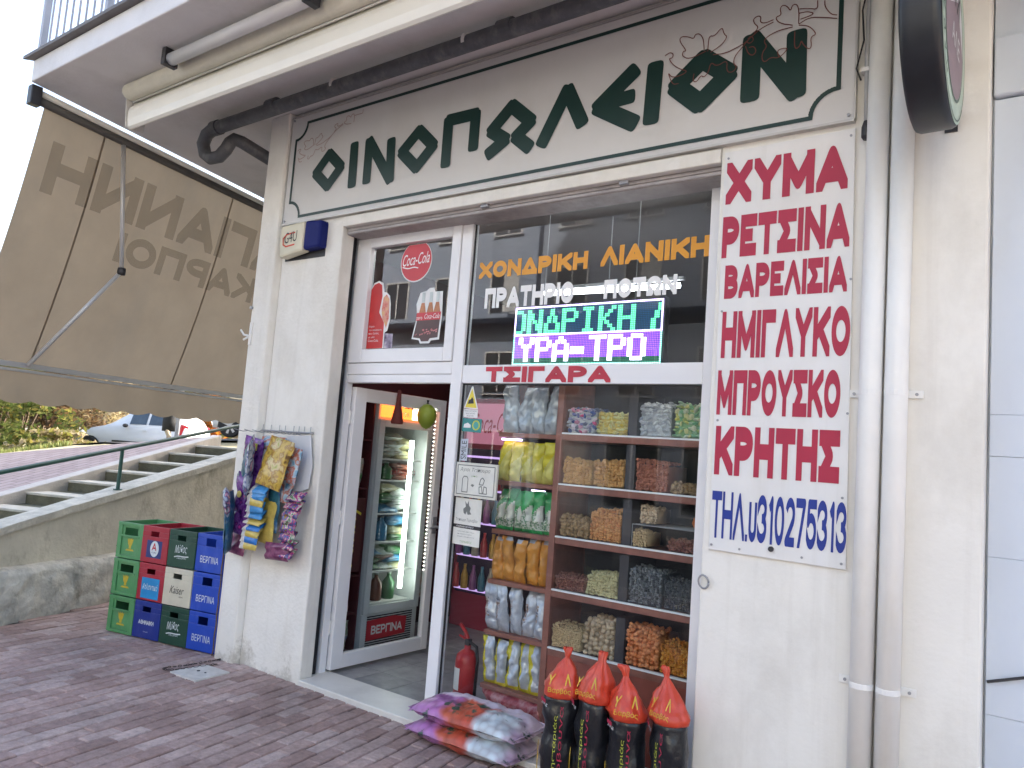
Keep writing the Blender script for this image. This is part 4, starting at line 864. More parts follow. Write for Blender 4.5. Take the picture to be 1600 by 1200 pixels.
for P in ([(-3.20, 1.445), (-3.20, 1.53), (-3.19, 1.545), (-3.165, 1.545), (-3.155, 1.53), (-3.155, 1.445), (-3.20, 1.445)], [(-3.055, 1.445), (-3.06, 1.485), (-3.04, 1.49), (-3.03, 1.445)], [(-3.06, 1.50), (-3.05, 1.535), (-3.035, 1.545), (-3.02, 1.53), (-3.03, 1.50), (-3.06, 1.50)], [(-3.025, 1.445), (-3.02, 1.49), (-3.0, 1.485), (-2.995, 1.445), (-3.055, 1.445)], [(-3.245, 1.43), (-2.942, 1.43), (-2.942, 1.617), (-3.245, 1.617), (-3.245, 1.43)]): thin(mb, P, .003, .2030)
mb.build('line_drawing', INKG, t); flat([(-3.13, 1.49), (-3.12, 1.50), (-3.10, 1.495), (-3.11, 1.48)], .2042, INKG, 'small_mark', t); text('από', (-3.13, .2028, 1.545), (.05, 0, 0), (0, 0, .012), mat('green_ink_pale', (.2, .35, .15), .6), t)
t = thing('donkey_notice', 'white paper notice with a dark donkey head drawing below the framed notice', 'notice', (-3.13, .22, 1.1))
PAPER = bpy.data.materials['notice_paper']
flat([(-3.262, 1.235), (-3.26, 1.405), (-3.04, 1.402), (-3.04, 1.232)], .2242, PAPER, 'sheet', t); flat([(-3.262, 1.105), (-3.262, 1.212), (-3.04, 1.208), (-3.04, 1.102)], .2242, PAPER, 'sheet', t); flat([(-3.262, 1.213), (-3.262, 1.234), (-3.04, 1.231), (-3.04, 1.209)], .2240, BLACKINK, 'black_band', t)
flat([(-3.185, 1.31), (-3.19, 1.335), (-3.17, 1.35), (-3.178, 1.385), (-3.160, 1.365), (-3.150, 1.39), (-3.145, 1.36), (-3.13, 1.345), (-3.135, 1.32), (-3.12, 1.305), (-3.15, 1.30), (-3.16, 1.322), (-3.17, 1.30)], .2228, INKG, 'donkey_drawing', t)
text('Τσίπουρο Τυρνάβου', (-3.245, .2226, 1.25), (.18, 0, 0), (0, 0, .026), INKG, t, shear=.3); text('ΠΑΡΑΔΟΣΙΑΚΟ', (-3.235, .2224, 1.217), (.14, 0, 0), (0, 0, .010), WHITEINK, t)
for k, s in enumerate(('Αυθεντικό απόσταγμα', 'από εκλεκτά σταφύλια', 'χωρίς γλυκάνισο')): text(s, (-3.225, .2226, 1.185-.016*k), (.14-.02*(k % 2), 0, 0), (0, 0, .009), INKG, t)
text('ΤΥΡΝΑΒΟΣ', (-3.2, .2226, 1.118), (.10, 0, 0), (0, 0, .014), bpy.data.materials['green_ink_pale'], t)

# ------------------------------------------------------------------ shelving inside the window
SH = thing('shop_shelving', 'red-brown wooden shelving with pale edge strips standing behind the lower window', 'shelves', (-2.35, .5, .03))
SX0, SX1, SY0, SY1 = -3.055, -1.63, .36, .74
for x0, x1 in ((-2.605, -2.562), (-1.625, -1.60)): MB().box(x0, x1, SY0-.002, SY1, .02, 2.60).build('upright', WOOD, SH, bevel=.002)
MB().box(-3.07, -3.052, SY0+.10, SY1, .02, 2.60).build('upright', WOOD, SH, bevel=.002)
MB().box(-2.60, -1.60, SY1+.001, SY1+.015, .02, 2.60).build('back_panel', mat('dark_back_panel', (.045, .04, .045), .6), SH)
MB().box(-3.07, -2.601, SY1+.001, SY1+.015, .02, 2.60).build('back_panel', mat('plum_back_panel', (.07, .035, .05), .6), SH)
LZ = [1.85, 1.535, 1.22, .90, .58, .245]; RZ = [1.87, 1.555, 1.235, .915, .57]
for z in LZ: MB().box(-3.05, -2.606, SY0, SY1, z-.028, z).build('shelf', WOOD, SH, bevel=.002)
EDGE = mat('pale_edge_strip', (.90, .89, .89), .35, var=.02)
for z in RZ:
    MB().box(-2.560, -1.627, SY0, SY1, z-.050, z-.012).build('shelf', WOOD, SH, bevel=.002)
    MB().box(-2.560, -1.627, SY0-.004, SY0+.02, z-.0115, z-.002).build('edge_strip', EDGE, SH)
    if z > .6: MB().box(-2.118, -2.06, SY0+.02, SY1, z-.01, z+.26).build('divider', bpy.data.materials['dark_back_panel'], SH)
MB().box(-2.118, -2.06, SY0+.02, SY1, .56, .82).build('divider', bpy.data.materials['dark_back_panel'], SH)
MB().box(-2.560, -1.627, SY0+.005, SY0+.02, .03, .519).build('kick_panel', mat('kick_panel_red', (.30, .075, .05), .5, var=.15), SH)
MB().box(-3.04, -2.88, SY0+.02, SY0+.03, 1.80, 1.812).build('shelf_light', emis('shelf_lilac_light', (.75, .6, 1.0), 2), SH)
MB().box(-2.80, -2.70, SY0+.06, SY0+.07, 1.485, 1.493).build('shelf_light', emis('shelf_lilac_light', (.75, .6, 1.0), 2), SH)
# nuts and sweets in clear bins
IV = []
ph = (1+5**.5)/2
for a in (-1, 1):
    for b in (-ph, ph): IV += [(0, a, b), (a, b, 0), (b, 0, a)]
IV = [Vector(v).normalized() for v in IV]
def hull_faces():
    bm = bmesh.new(); [bm.verts.new(v) for v in IV]; r = bmesh.ops.convex_hull(bm, input=bm.verts); bm.verts.index_update()
    fs = [tuple(v.index for v in f.verts) for f in bm.faces]; bm.free(); return fs
IF = hull_faces()
def heap(x0, x1, y0, y1, z0, h, sz, el, seed, slope=.15, jag=0):
    rg = random.Random(seed); mb = MB(); sz *= 1.22; el = 1+(el-1)*.6; nx = max(3, int((x1-x0)/sz)); nz = max(2, int(h/sz*1.15)); ny = 6
    top = lambda x: h*(1+slope*(.5-(x-x0)/(x1-x0)))
    def nut(p):
        q = Vector((rg.gauss(0, 1), rg.gauss(0, 1), rg.gauss(0, 1))).normalized(); M = q.to_track_quat('X', 'Z').to_matrix(); s = sz*.62*rg.uniform(.85, 1.15)
        mb.add([M @ Vector((v.x*s*el, v.y*s, v.z*s*(.9 if not jag else .55)))+p for v in IV], IF)
    for i in range(nx):
        x = x0+(i+.5)*(x1-x0)/nx
        for k in range(int(top(x)/sz*1.12)+1):
            z = z0+(k+.5)*sz/1.12
            if z > z0+top(x): break
            nut(Vector((x+rg.uniform(-.3, .3)*sz, y0+sz*.5+rg.uniform(0, .4)*sz, z+rg.uniform(-.25, .25)*sz)))
        for j in range(1, ny): nut(Vector((x+rg.uniform(-.4, .4)*sz, y0+sz*.5+(y1-y0)*j/ny*.75, z0+top(x)*(1+.03*rg.uniform(-1, 1))+rg.uniform(-.5, .15)*sz)))
    mb.box(x0+.004, x1-.004, y0+sz*1.1, y1, z0, z0+h*.86)
    return mb
NUT = lambda n, cols, r=.6: rndmat('nut_'+n, [tuple(min(.8, c*1.35) for c in q) for q in cols], r, True)
PEA = NUT('peanut', [(.40, .19, .06), (.52, .28, .10), (.46, .23, .08)]); PEAO = NUT('orange_peanut', [(.5, .21, .07), (.56, .28, .11), (.42, .15, .05)]); ALM = NUT('red_peanut', [(.30, .10, .06), (.38, .15, .10), (.26, .08, .05)])
BRN = NUT('brown', [(.24, .14, .06), (.32, .2, .1)]); PST = NUT('pistachio', [(.45, .38, .2), (.5, .43, .24), (.36, .3, .15)]); DRD = NUT('dark_red', [(.16, .05, .04), (.25, .10, .07)]); BLK = NUT('black_seed', [(.03, .03, .035), (.09, .09, .10), (.05, .05, .05)]); GRS = NUT('grey_seed', [(.06, .06, .065), (.20, .20, .21), (.03, .03, .03)])
BEI = NUT('beige', [(.40, .27, .14), (.48, .34, .19)]); CHK = NUT('pale_nut', [(.42, .30, .19), (.5, .37, .25), (.35, .24, .14)]); ORG_ = NUT('orange', [(.55, .17, .05), (.62, .24, .10), (.48, .12, .03)]); ORB = NUT('orange_brown', [(.50, .20, .02), (.40, .13, .02), (.58, .28, .05)])
CPK = NUT('pink_blue_sweet', [(.6, .06, .18), (.7, .5, .55), (.02, .06, .25), (.2, .2, .25), (.6, .65, .7)], .3); CGD = NUT('gold_sweet', [(.6, .42, .06), (.7, .6, .3), (.45, .28, .03)], .3); CSL = NUT('silver_sweet', [(.45, .46, .5), (.7, .7, .74), (.25, .26, .3)], .3); CYG = NUT('yellow_green_sweet', [(.55, .5, .15), (.6, .6, .45), (.12, .35, .18), (.6, .5, .1)], .3)
bx = [(-2.556, -2.342), (-2.337, -2.122), (-2.056, -1.845), (-1.838, -1.632)]
ROWS = [
 [(CPK, .15, .022, 1.4, 'pink and blue wrapped sweets'), (CGD, .125, .020, 1.3, 'gold wrapped sweets'), (CSL, .19, .021, 1.4, 'silver wrapped sweets'), (CYG, .19, .021, 1.4, 'yellow and green wrapped sweets')],
 [(PEA, .14, .017, 1.5, 'brown peanuts, left of the two on the second shelf'), (PEA, .15, .017, 1.5, 'brown peanuts, right of the two on the second shelf'), (ALM, .17, .014, 1.3, 'red-skinned peanuts'), (BRN, .05, .017, 1.2, 'few brown nuts at the right end of the second shelf')],
 [(BRN, .11, .019, 1.4, 'brown almonds on the third shelf beside the upright'), (PEAO, .18, .014, 1.3, 'orange-tan nuts filled high'), None, (DRD, .05, .016, 1.3, 'a little dark red dried fruit on the third shelf')],
 [(DRD, .075, .012, 1.4, 'small dark red seeds'), (PST, .125, .015, 1.4, 'pale green pistachios'), (GRS, .19, .011, 1.6, 'striped grey seeds'), (BLK, .14, .011, 1.6, 'black seeds')],
 [(BEI, .12, .010, 1.3, 'fine beige seeds'), (CHK, .20, .024, 1.2, 'large pale nuts filled high'), (ORG_, .20, .020, 1.2, 'bright orange coated nuts'), (ORB, .14, .013, 1.3, 'fine orange-brown coated seeds')]]
for ri, row in enumerate(ROWS):
    z = RZ[ri]
    for ci, it in enumerate(row):
        if it is None: continue
        m_, h_, sz, el, lab = it; x0, x1 = bx[ci]
        t = thing('nut_bin', 'clear bin of '+lab, 'bin', ((x0+x1)/2, .55, z), 'clear bins of nuts and sweets')
        b = MB(); hh = .235
        b.box(x0, x1, .372, .375, z+.001, z+hh); b.box(x0, x0+.0025, .3755, .70, z+.001, z+hh); b.box(x1-.0025, x1, .3755, .70, z+.001, z+hh)
        b.build('bin_box', ACRYL, t)
        tag(heap(x0+.006, x1-.006, .378, .66, z+.003, h_, sz, el, ri*10+ci, slope=[.25, -.1, .1, .3][ci]*(1 if ri else .2)*.8, jag=(ri == 0)).build('contents', m_, t, smooth=(ri > 0)), kind='stuff')
# two little trays of the third shelf
for (x0, x1, z, h_, lab) in ((-2.05, -1.955, RZ[2], .085, 'small bin of beige nuts at the bottom of the third shelf'), (-2.01, -1.90, RZ[2]+.135, .09, 'small bin of pale nuts raised on a wire rack on the third shelf')):
    t = thing('nut_bin', lab, 'bin', ((x0+x1)/2, .45, z), 'clear bins of nuts and sweets')
    b = MB(); b.box(x0, x1, .372, .375, z+.001, z+.12); b.box(x0, x0+.0025, .3755, .60, z+.001, z+.12); b.box(x1-.0025, x1, .3755, .60, z+.001, z+.12); b.build('bin_box', ACRYL, t)
    tag(heap(x0+.004, x1-.004, .378, .58, z+.003, h_, .013, 1.3, 77).build('contents', BEI if z < 1.3 else CHK, t, smooth=True), kind='stuff')
t = thing('wire_rack', 'small wire rack shelf inside the right half of the third shelf', 'rack', (-1.85, .5, RZ[2]+.12))
b = MB(); [b.tube([(-2.05, .38+.04*k, RZ[2]+.125), (-1.63, .38+.04*k, RZ[2]+.125)], .003, 6) for k in range(7)]; [b.tube([(x, .38, RZ[2]), (x, .38, RZ[2]+.125)], .003, 6) for x in (-2.05, -1.635)]
b.build('rack', GREY, t)
o = MB().lathe([(0, 0), (.03, .008), (.042, .035), (.034, .065), (0, .075)], (-1.668, .44, RZ[2]+.13), 14).build('orange_fruit', mat('orange_skin', (.6, .16, .03), .5, var=.1), smooth=True); tag(o, 'single orange ball-shaped fruit at the right end of the wire rack', 'fruit')

# pillow bags -----------------------------------------------------------------
def pillow(w, h, d, seed, twist=.0, lean=0.0, nx=10, nz=16, crimp=.035, puff=.5, wr=.006):
    """sealed foil bag standing on z=0, face towards -y"""
    rg = random.Random(seed); off = Vector((seed*3.1, seed*1.7, seed*.9)); mb = MB()
    def surf(sgn):
        def fn(u, v):
            a = u*2-1; e = max(0, 1-abs(a)**2.6)**.5; q = min(1, min(v/.22, (1-v)/.22)); q = max(0, q)**.55
            if v > 1-crimp or v < crimp*.7: q = .04
            ww = w*(1-.06*math.sin(math.pi*v)*puff)*(1-.05*(1 if v > .93 else 0))
            p = Vector((a*ww/2, sgn*d/2*e*q, h*v))
            n = noise.noise(p*14+off)*wr*1.8 + noise.noise(p*34+off)*wr + abs(noise.noise(Vector((p.x*30, 0, p.z*9))+off))*wr*.9
            p.y += sgn*n*(.3+q); p.x += lean*v*v*h + noise.noise(Vector((v*3, seed, 0)))*.02*w/.1*.5; p.y += .03*v*math.sin(seed)
            return p
        return fn
    mb.grid(surf(-1), nx, nz); mb.grid(surf(1), nx, nz); return mb
def bag(name, mats, w, h, d, seed, loc, label, cat, group=None, rot=0, lean=0, split=None, parent=None, **kw):
    """split: list of (height fraction, material index) bands or a function (x,z)->index"""
    mb = pillow(w, h, d, seed, lean=lean, **kw)
    ml = mats if isinstance(mats, list) else [mats]
    if split:
        for i, f in enumerate(mb.f):
            cx = sum(mb.v[k][0] for k in f)/len(f)/w; cz = sum(mb.v[k][2] for k in f)/len(f)/h; mb.m[i] = split(cx, cz)
    o = mb.build(name, ml, None, smooth=True, org=(0, 0, 0)); o.location = loc; o.rotation_euler = (0, 0, rot); ORG[o.name] = Vector()
    return tag(o, label, cat, group)
SILV = mat('silver_foil', (.36, .40, .44), .2, metal=.25, var=.12, scale=30); SILV2 = mat('silver_white_foil', (.52, .54, .60), .2, metal=.2, var=.12, scale=30); YEL = mat('yellow_foil', (.60, .50, .03), .2, var=.1, scale=20); YELP = mat('pale_yellow_foil', (.62, .55, .14), .35, var=.1, scale=20)
GRN = mat('green_foil', (.03, .34, .09), .3, var=.12, scale=20); WHT = mat('white_foil', (.66, .66, .60), .35, var=.08, scale=20); LGRN = printmat('green_print_foil', [(.5, .5, .42), (.62, .62, .55), (.05, .2, .08), (.5, .5, .42)], 60); ORF = mat('orange_foil', (.62, .26, .04), .32, var=.1, scale=20); GOLD = mat('gold_foil', (.5, .33, .06), .35, var=.1, scale=20); NAVY = printmat('navy_print_foil', [(.03, .04, .1), (.5, .5, .55), (.35, .2, .12), (.03, .04, .1)], 55)
OW = ['first', 'second', 'third', 'fourth', 'fifth', 'sixth', 'seventh', 'eighth', 'ninth', 'tenth']
ordn = ['leftmost', 'second from the left', 'third from the left', 'fourth from the left', 'fifth from the left', 'sixth from the left']
def bagrow(z, n, x0, x1, h, d, mats, split, what, shelf, seed0, skew=0, hv=.04):
    rg = random.Random(seed0); wd = (x1-x0)/n
    for k in range(n):
        loc = (x0+wd*(k+.5), SY0+.045+rg.uniform(0, .02), z+.001)
        bag('snack_bag', mats, wd*rg.uniform(.98, 1.08), h*rg.uniform(1-hv, 1+hv), d*rg.uniform(.9, 1.1), seed0+k, loc, f'{what}, {ordn[k]} on {shelf}', 'bag', what+'s', rot=rg.uniform(-.15, .15)+skew, lean=rg.uniform(-.12, .12), split=split, wr=.010, nx=14, nz=24)
bagrow(LZ[0], 4, -3.045, -2.612, .31, .08, SILV, None, 'plain silver-grey bag', 'the top shelf', 100, hv=.03)
bagrow(LZ[1], 5, -3.075, -2.612, .265, .07, [YEL, YELP], lambda x, z: 0 if z > .48+.5*x else 1, 'yellow snack bag', 'the second shelf', 120)
bagrow(LZ[2], 6, -3.065, -2.612, .265, .06, [GRN, LGRN, WHT], lambda x, z: 0 if (z > .55+.25*x or z < .10) else (2 if x > .05 and z > .3 else 1), 'green and white snack bag', 'the third shelf', 140)
bagrow(LZ[3], 5, -3.045, -2.612, .275, .075, [ORF, SILV2], lambda x, z: 1 if (z > .93 and abs(x) < .3) else 0, 'orange snack bag', 'the fourth shelf', 160)
bagrow(LZ[4], 5, -3.06, -2.612, .29, .07, [SILV2, NAVY], lambda x, z: 1 if (x < -.12 and .3 < z < .72) or x < -.36 and z > .1 and z < .6 else 0, 'silver and navy snack bag', 'the fifth shelf', 180)
bagrow(LZ[5], 5, -3.05, -2.612, .29, .07, [SILV2, YEL, mat('sky_print_foil', (.05, .3, .5), .35)], lambda x, z: 1 if (x < -.15-.1*z or z < .08) else 0, 'silver and yellow snack bag', 'the lowest shelf', 200)
o = bag('foil_pack', [printmat('red_print_foil', [(.20, .03, .05), (.42, .06, .07), (.55, .25, .25), (.35, .05, .06)], 16)], .55, .20, .16, 231, (-2.78, .44, .02), 'long crinkled red pack lying on the floor under the lowest shelf', 'pack')

# fire extinguisher
FE = thing('fire_extinguisher', 'red fire extinguisher standing inside the glass beside the mullion', 'extinguisher', (-3.235, .44, .02))
FR = mat('extinguisher_red', (.42, .018, .022), .3, var=.06)
MB().lathe([(.068, .02), (.075, .04), (.075, .335), (.066, .37), (.04, .395), (.022, .405), (.022, .43)], (-3.235, .44, 0), 24).build('cylinder', FR, FE, smooth=True)
MB().box(-3.25, -3.215, .42, .46, .43, .47).build('valve', DARK, FE, bevel=.004)
h = MB(); h.obox((-3.25, .43, .472), (.02, 0, 0), (0, .02, 0), (-.02, 0, .02)); h.tube([(-3.235, .44, .47), (-3.26, .44, .51), (-3.31, .44, .555)], .012, 8); h.tube([(-3.235, .44, .46), (-3.31, .44, .48)], .008, 6); h.build('lever', FR, FE)
MB().tube([(-3.215, .44, .45), (-3.16, .44, .43), (-3.145, .44, .35), (-3.15, .44, .12)], .011, 8).build('hose', RUBBER, FE, smooth=True)
b = MB(); b.grid(lambda u, v: (-3.235+.0762*math.cos(R(200+75*u)), .44+.0762*math.sin(R(200+75*u)), .15+.14*v), 8, 1); b.build('label_sheet', WPR, FE)

# ------------------------------------------------------------------ inside the shop, seen through door and window
FG = thing('bottle_fridge', 'tall glass-door drinks fridge with a lit orange header behind the open shop door', 'fridge', (-4.9, 1.1, .02))
fx, y0, y1 = -4.62, .80, 1.45
FGM = mat('fridge_grey_paint', (.60, .62, .62), .4, var=.05)
b = MB(); b.box(-5.24, fx-.02, y0, y0+.03, .05, 2.16); b.box(-5.24, fx-.02, y1-.03, y1, .05, 2.16); b.box(-5.24, -5.2, y0+.03, y1-.03, .05, 2.16); b.box(-5.2, fx-.02, y0+.03, y1-.03, .05, .36); b.box(-5.2, fx-.02, y0+.03, y1-.03, 1.92, 2.16); b.build('cabinet', FGM, FG, bevel=.003)
MB().box(-5.198, -5.19, y0+.03, y1-.03, .36, 1.92).build('lining', mat('fridge_lining', (.09, .15, .145), .4, var=.05), FG)
d_ = MB(); d_.box(fx-.018, fx+.01, y0, y0+.06, .335, 1.925); d_.box(fx-.018, fx+.01, y1-.06, y1, .335, 1.925); d_.box(fx-.018, fx+.01, y0+.06, y1-.06, .335, .40); d_.box(fx-.018, fx+.01, y0+.06, y1-.06, 1.865, 1.925)
fd = d_.build('fridge_door', FGM, FG, bevel=.003); MB().box(fx-.008, fx-.004, y0+.06, y1-.06, .40, 1.865).build('pane', GLASS, fd)
hd = MB().box(fx-.018, fx+.02, y0+.02, y1-.01, 1.945, 2.15).build('lit_header', emis('header_orange', (.80, .13, .02), 1.1), FG)
MB().box(fx+.0205, fx+.022, 1.16, y1-.01, 1.945, 2.15).build('header_panel', emis('header_cream', (1, .8, .55), 1.6), FG)
text('ΗΩΡΟΝΙ', (fx+.0235, 1.0, 2.035), (0, .44, 0), (0, 0, .095), mat('brown_ink', (.10, .03, .02), .5), FG, bold=.03)
text('ΠΟΤΑ', (fx+.0235, .96, 1.965), (0, .16, 0), (0, 0, .035), WHITEINK, FG)
MB().tube([(-4.68, 1.27, .50), (-4.68, 1.27, 1.77)], .020, 10).build('light_tube', emis('fridge_tube', (.93, 1, .9), 3.2), FG)
ZS = [.66, .90, 1.14, 1.42, 1.60]
for z in [.40]+ZS: MB().box(-5.18, -4.68, y0+.05, y1-.05, z-.012, z).build('fridge_shelf', WHITEMETAL, FG)
gr = MB(); gr.box(fx-.02, fx-.005, y0, y1, .05, .33); gb = gr.build('grille', FGM, FG, bevel=.003)
for k in range(13): MB().box(fx-.004, fx-.001, y0+.06, y1-.06, .075+.019*k, .085+.019*k).build('slot', RUBBER, gb)
pb = MB(); pb.extr([(fx, .86, .12), (fx, 1.31, .13), (fx, 1.32, .27), (fx, 1.16, .29), (fx, .86, .28)], (.004, 0, 0)); pb.build('red_badge', RED, FG); text('ΒΕΡΓΙΝΑ', (fx+.0055, .91, .165), (0, .36, .0), (0, 0, .07), WPR, FG, bold=.02)
rg = random.Random(11)
FC = [mat('pack_pale', (.26, .27, .21), .4, var=.2, scale=25), mat('pack_blue', (.04, .16, .30), .35, var=.2, scale=25), mat('pack_white', (.32, .35, .33), .4, var=.15, scale=25), mat('pack_green', (.03, .11, .04), .35, var=.2, scale=20), mat('pack_red', (.18, .06, .04), .35, var=.2, scale=20), mat('pack_yellow', (.28, .26, .14), .4, var=.2, scale=20)]
what = ['pale', 'blue', 'white', 'green', 'red', 'yellow']
lev = ['bottom', 'second', 'third', 'fourth', 'fifth', 'top']
for li, z in enumerate([.40]+ZS):
    hmax = ([.40]+ZS+[1.86])[li+1]-z-.03
    for c in range(3):
        ci = rg.randrange(6) if li else [3, 4, 3][c]; yy = y0+.13+.15*c; t = thing('chilled_pack', f'{what[ci]} chilled pack on the {lev[li]} fridge shelf, {["left", "middle", "right"][c]}', 'pack', (-4.8, yy, z), 'packs in the drinks fridge')
        if li == 0 or rg.random() < .35:
            MB().lathe([(.050, 0), (.056, .01), (.056, hmax*.6), (.018, hmax*.82), (.018, hmax*.92)], (-4.78, yy, z+.001), 12).build('bottle', FC[ci], t, smooth=True); MB().lathe([(.020, hmax*.921), (.020, hmax*.98)], (-4.78, yy, z+.001), 10).build('bottle_cap', FC[2], t)
        else:
            for q in range(3):
                mb = pillow(.25, .22, hmax*.36, rg.randrange(999)); M = Matrix.Rotation(R(90), 3, 'Y') @ Matrix.Rotation(R(90), 3, 'X')
                mb.v = [(p[2]-4.93, p[0]+yy+rg.uniform(-.003, .003), p[1]+z+hmax*(.16+.28*q)) for p in mb.v]; mb.build('pack', FC[(ci+q*2) % 6 if rg.random() < .4 else ci], t, smooth=True)
text('αλλαντικά', (fx-.0025, .98, 1.47), (0, .30, 0), (0, 0, .055), mat('red_sticker_ink', (.35, .04, .05), .5), FG, bold=.01)
# crisp stand at the left of the fridge
CS = thing('crisp_stand', 'dark red snack stand with upright yellow lettering left of the drinks fridge', 'stand', (-4.85, .52, .02))
DR = mat('dark_red_board', (.10, .018, .022), .5, var=.1)
b = MB(); b.box(-5.2, -4.66, .315, .33, .02, 2.1); b.box(-5.2, -4.66, .765, .78, .02, 2.1); b.box(-5.2, -5.18, .33, .765, .02, 2.1); b.build('side_panel', DR, CS)
for z in (.05, .35, .65, 1.35, 1.75, 2.09): MB().box(-5.18, -4.66, .331, .764, z-.012, z).build('shelf', DR, CS)
MB().box(-4.67, -4.658, .40, .755, .68, 1.27).build('front_board', mat('black_red_board', (.09, .02, .02), .5), CS); text('Funny', (-4.655, .72, .72), (0, 0, .5), (0, -.2, 0), mat('yellow_ink', (.80, .62, .06), .5), CS, bold=.02)
pc = [(.45, .15, .03), (.03, .12, .35), (.5, .38, .06), (.08, .25, .06), (.45, .03, .04)]
for k, z in enumerate((.05, .35, 1.35, 1.75)):
    for j in range(2):
        bag('snack_bag', printmat(f'stand_print_{(k+j) % 5}', [pc[(k+j) % 5], (.5, .45, .4), pc[(k+j+2) % 5]], 14), .16, .24, .07, 400+k*3+j, (-4.72, .45+.2*j, z+.001), f'small printed snack bag on the {["bottom", "second", "fourth", "top"][k]} tier of the dark red stand, {["left", "right"][j]}', 'bag', 'bags on the dark red stand', rot=R(90))
# hanging ornaments on the door glass
t = thing('balloon', 'lime green balloon hanging on the door pane', 'balloon', (-4.3, 1.1, 1.9)); c0 = on_x(667, 649, -4.30)
MB().lathe([(.0, -.115), (.035, -.10), (.072, -.05), (.082, .0), (.07, .05), (.035, .085), (0, .095)], c0, 18).build('balloon_skin', mat('lime_rubber', (.28, .38, .05), .35, var=.06), t, smooth=True); MB().lathe([(.012, .096), (.006, .11), (.012, .125)], c0, 8).build('knot', DARK, t)
t = thing('door_bell_tassel', 'dark red cone-shaped tassel hanging in front of the lit fridge header', 'ornament', (-4.21, .7, 1.95)); c0 = on_x(622, 640, -4.34)
MB().lathe([(.0, .16), (.015, .15), (.02, .06), (.05, -.10), (.045, -.115), (0, -.115)], c0, 14).build('cone', mat('tassel_red', (.12, .02, .02), .7, var=.2), t, smooth=True)
t = thing('light_string', 'string of tiny white lights down the free edge of the door', 'light string', (-4.2, 1.06, .9)); b = MB(); e = MB()
pt = [on_x(681-20*k/40*1.0, 640+250*k/40, -4.355) for k in range(41)]
b.tube(pt, .002, 5); b.build('wire', DARK, t)
for p in pt:
    e.box(p.x+.001, p.x+.006, p.y-.007, p.y+.007, p.z-.0035, p.z+.0035)
e.build('bulbs', emis('tiny_bulb', (1, .95, .85), 1.6), t)
# deeper in the room: pink-lit cooler and stocked wall shelves
CO = thing('soda_cooler', 'pink-lit soda cooler with script header deep in the shop', 'fridge', (-4.55, 2.5, .02))
b = MB(); b.box(-4.95, -4.2, 2.3, 2.8, .02, 2.25); b.build('cabinet', mat('cooler_red', (.30, .03, .06), .4, var=.05), CO, bevel=.005)
MB().box(-4.90, -4.25, 2.285, 2.299, 1.80, 2.2).build('lit_header', emis('header_pink', (.46, .17, .25), .14), CO)
text('Coca-Cola', (-4.85, 2.283, 1.9), (.56, 0, .02), (0, 0, .2), mat('deep_red_ink', (.3, .01, .03), .5), CO, shear=.35)
MB().box(-4.90, -4.25, 2.29, 2.299, .35, 1.75).build('glass_front', mat('dark_cooler_glass', (.05, .03, .06), .15), CO)
for z in (.4, .72, 1.04, 1.36, 1.68): MB().box(-4.9, -4.25, 2.27, 2.289, z-.02, z).build('shelf_strip', emis('lilac_strip', (.45, .3, .62), .3), CO)
cc = [(.45, .05, .06), (.5, .3, .05), (.3, .1, .3), (.06, .2, .3), (.45, .42, .35)]
for i in range(5):
    for j in range(6):
        ci = (i*2+j) % 5; x = -4.85+.105*j; zq = (.4, .72, 1.04, 1.36)[i % 4]
        if i == 4: continue
        b = MB(); b.lathe([(.033, 0), (.035, .01), (.035, .12), (.015, .19), (.015, .23)], (x, 2.235, zq+.001), 10)
        tag(b.build('drink_bottle', mat(f'drink_{ci}', cc[ci], .3, var=.15, scale=25), None, smooth=True), f'{OW[j]} drink bottle from the left on the {["lowest", "second", "third", "fourth"][i]} strip of the pink-lit cooler', 'bottle', 'bottles on the pink-lit cooler'+str(i))
WSH = thing('wall_shelves', 'dark red stocked shelves along the back wall of the shop', 'shelves', (-3, 5, .02))
for x in (-5.0, -3.9, -2.8, -1.7, -.6): MB().box(x-.015, x+.015, 4.75, 5.19, .02, 2.6).build('upright', DR, WSH)
for z in (.3, .7, 1.1, 1.5, 1.9, 2.3): MB().box(-5.0, -.6, 4.76, 5.18, z-.02, z).build('shelf', DR, WSH)
for k, z in enumerate((.3, .7, 1.1, 1.5, 1.9, 2.3)):
    for j in range(9):
        x = -4.85+.48*j
        ci = rg.randrange(5); bag('snack_bag', printmat(f'stand_print_{ci}', [pc[ci]]*2, 14), .22, .3, .08, 600+k*20+j, (x, 4.9, z+.001), f'{OW[j]} snack bag from the left on the {["lowest", "second", "third", "fourth", "fifth", "top"][k]} back wall shelf', 'bag', f'bags on back wall shelf {k+1}', nx=5, nz=8)
OS = thing('side_shelves', 'narrow stocked shelves along the left wall beyond the drinks fridge', 'shelves', (-5.0, 3.2, .02))
for y in (1.55, 2.2, 3.3, 4.4): MB().box(-5.24, -4.98, y-.015, y+.015, .02, 2.2).build('upright', DR, OS)
for z in (.3, .65, 1.0, 1.35, 1.7, 2.05): MB().box(-5.24, -4.98, 1.565, 4.385, z-.02, z).build('shelf', DR, OS)
for k, z in enumerate((.3, .65, 1.0, 1.35, 1.7)):
    for j in range(9):
        ci = rg.randrange(5); bag('snack_bag', printmat(f'stand_print_{ci}', [pc[ci]]*2, 14), .2, .27, .07, 800+k*20+j, (-5.03, 1.7+.27*j, z+.001), f'{OW[j]} snack bag from the door on the {["lowest", "second", "third", "fourth", "top"][k]} left wall shelf', 'bag', f'bags on left wall shelf {k+1}', rot=R(90), nx=5, nz=8)
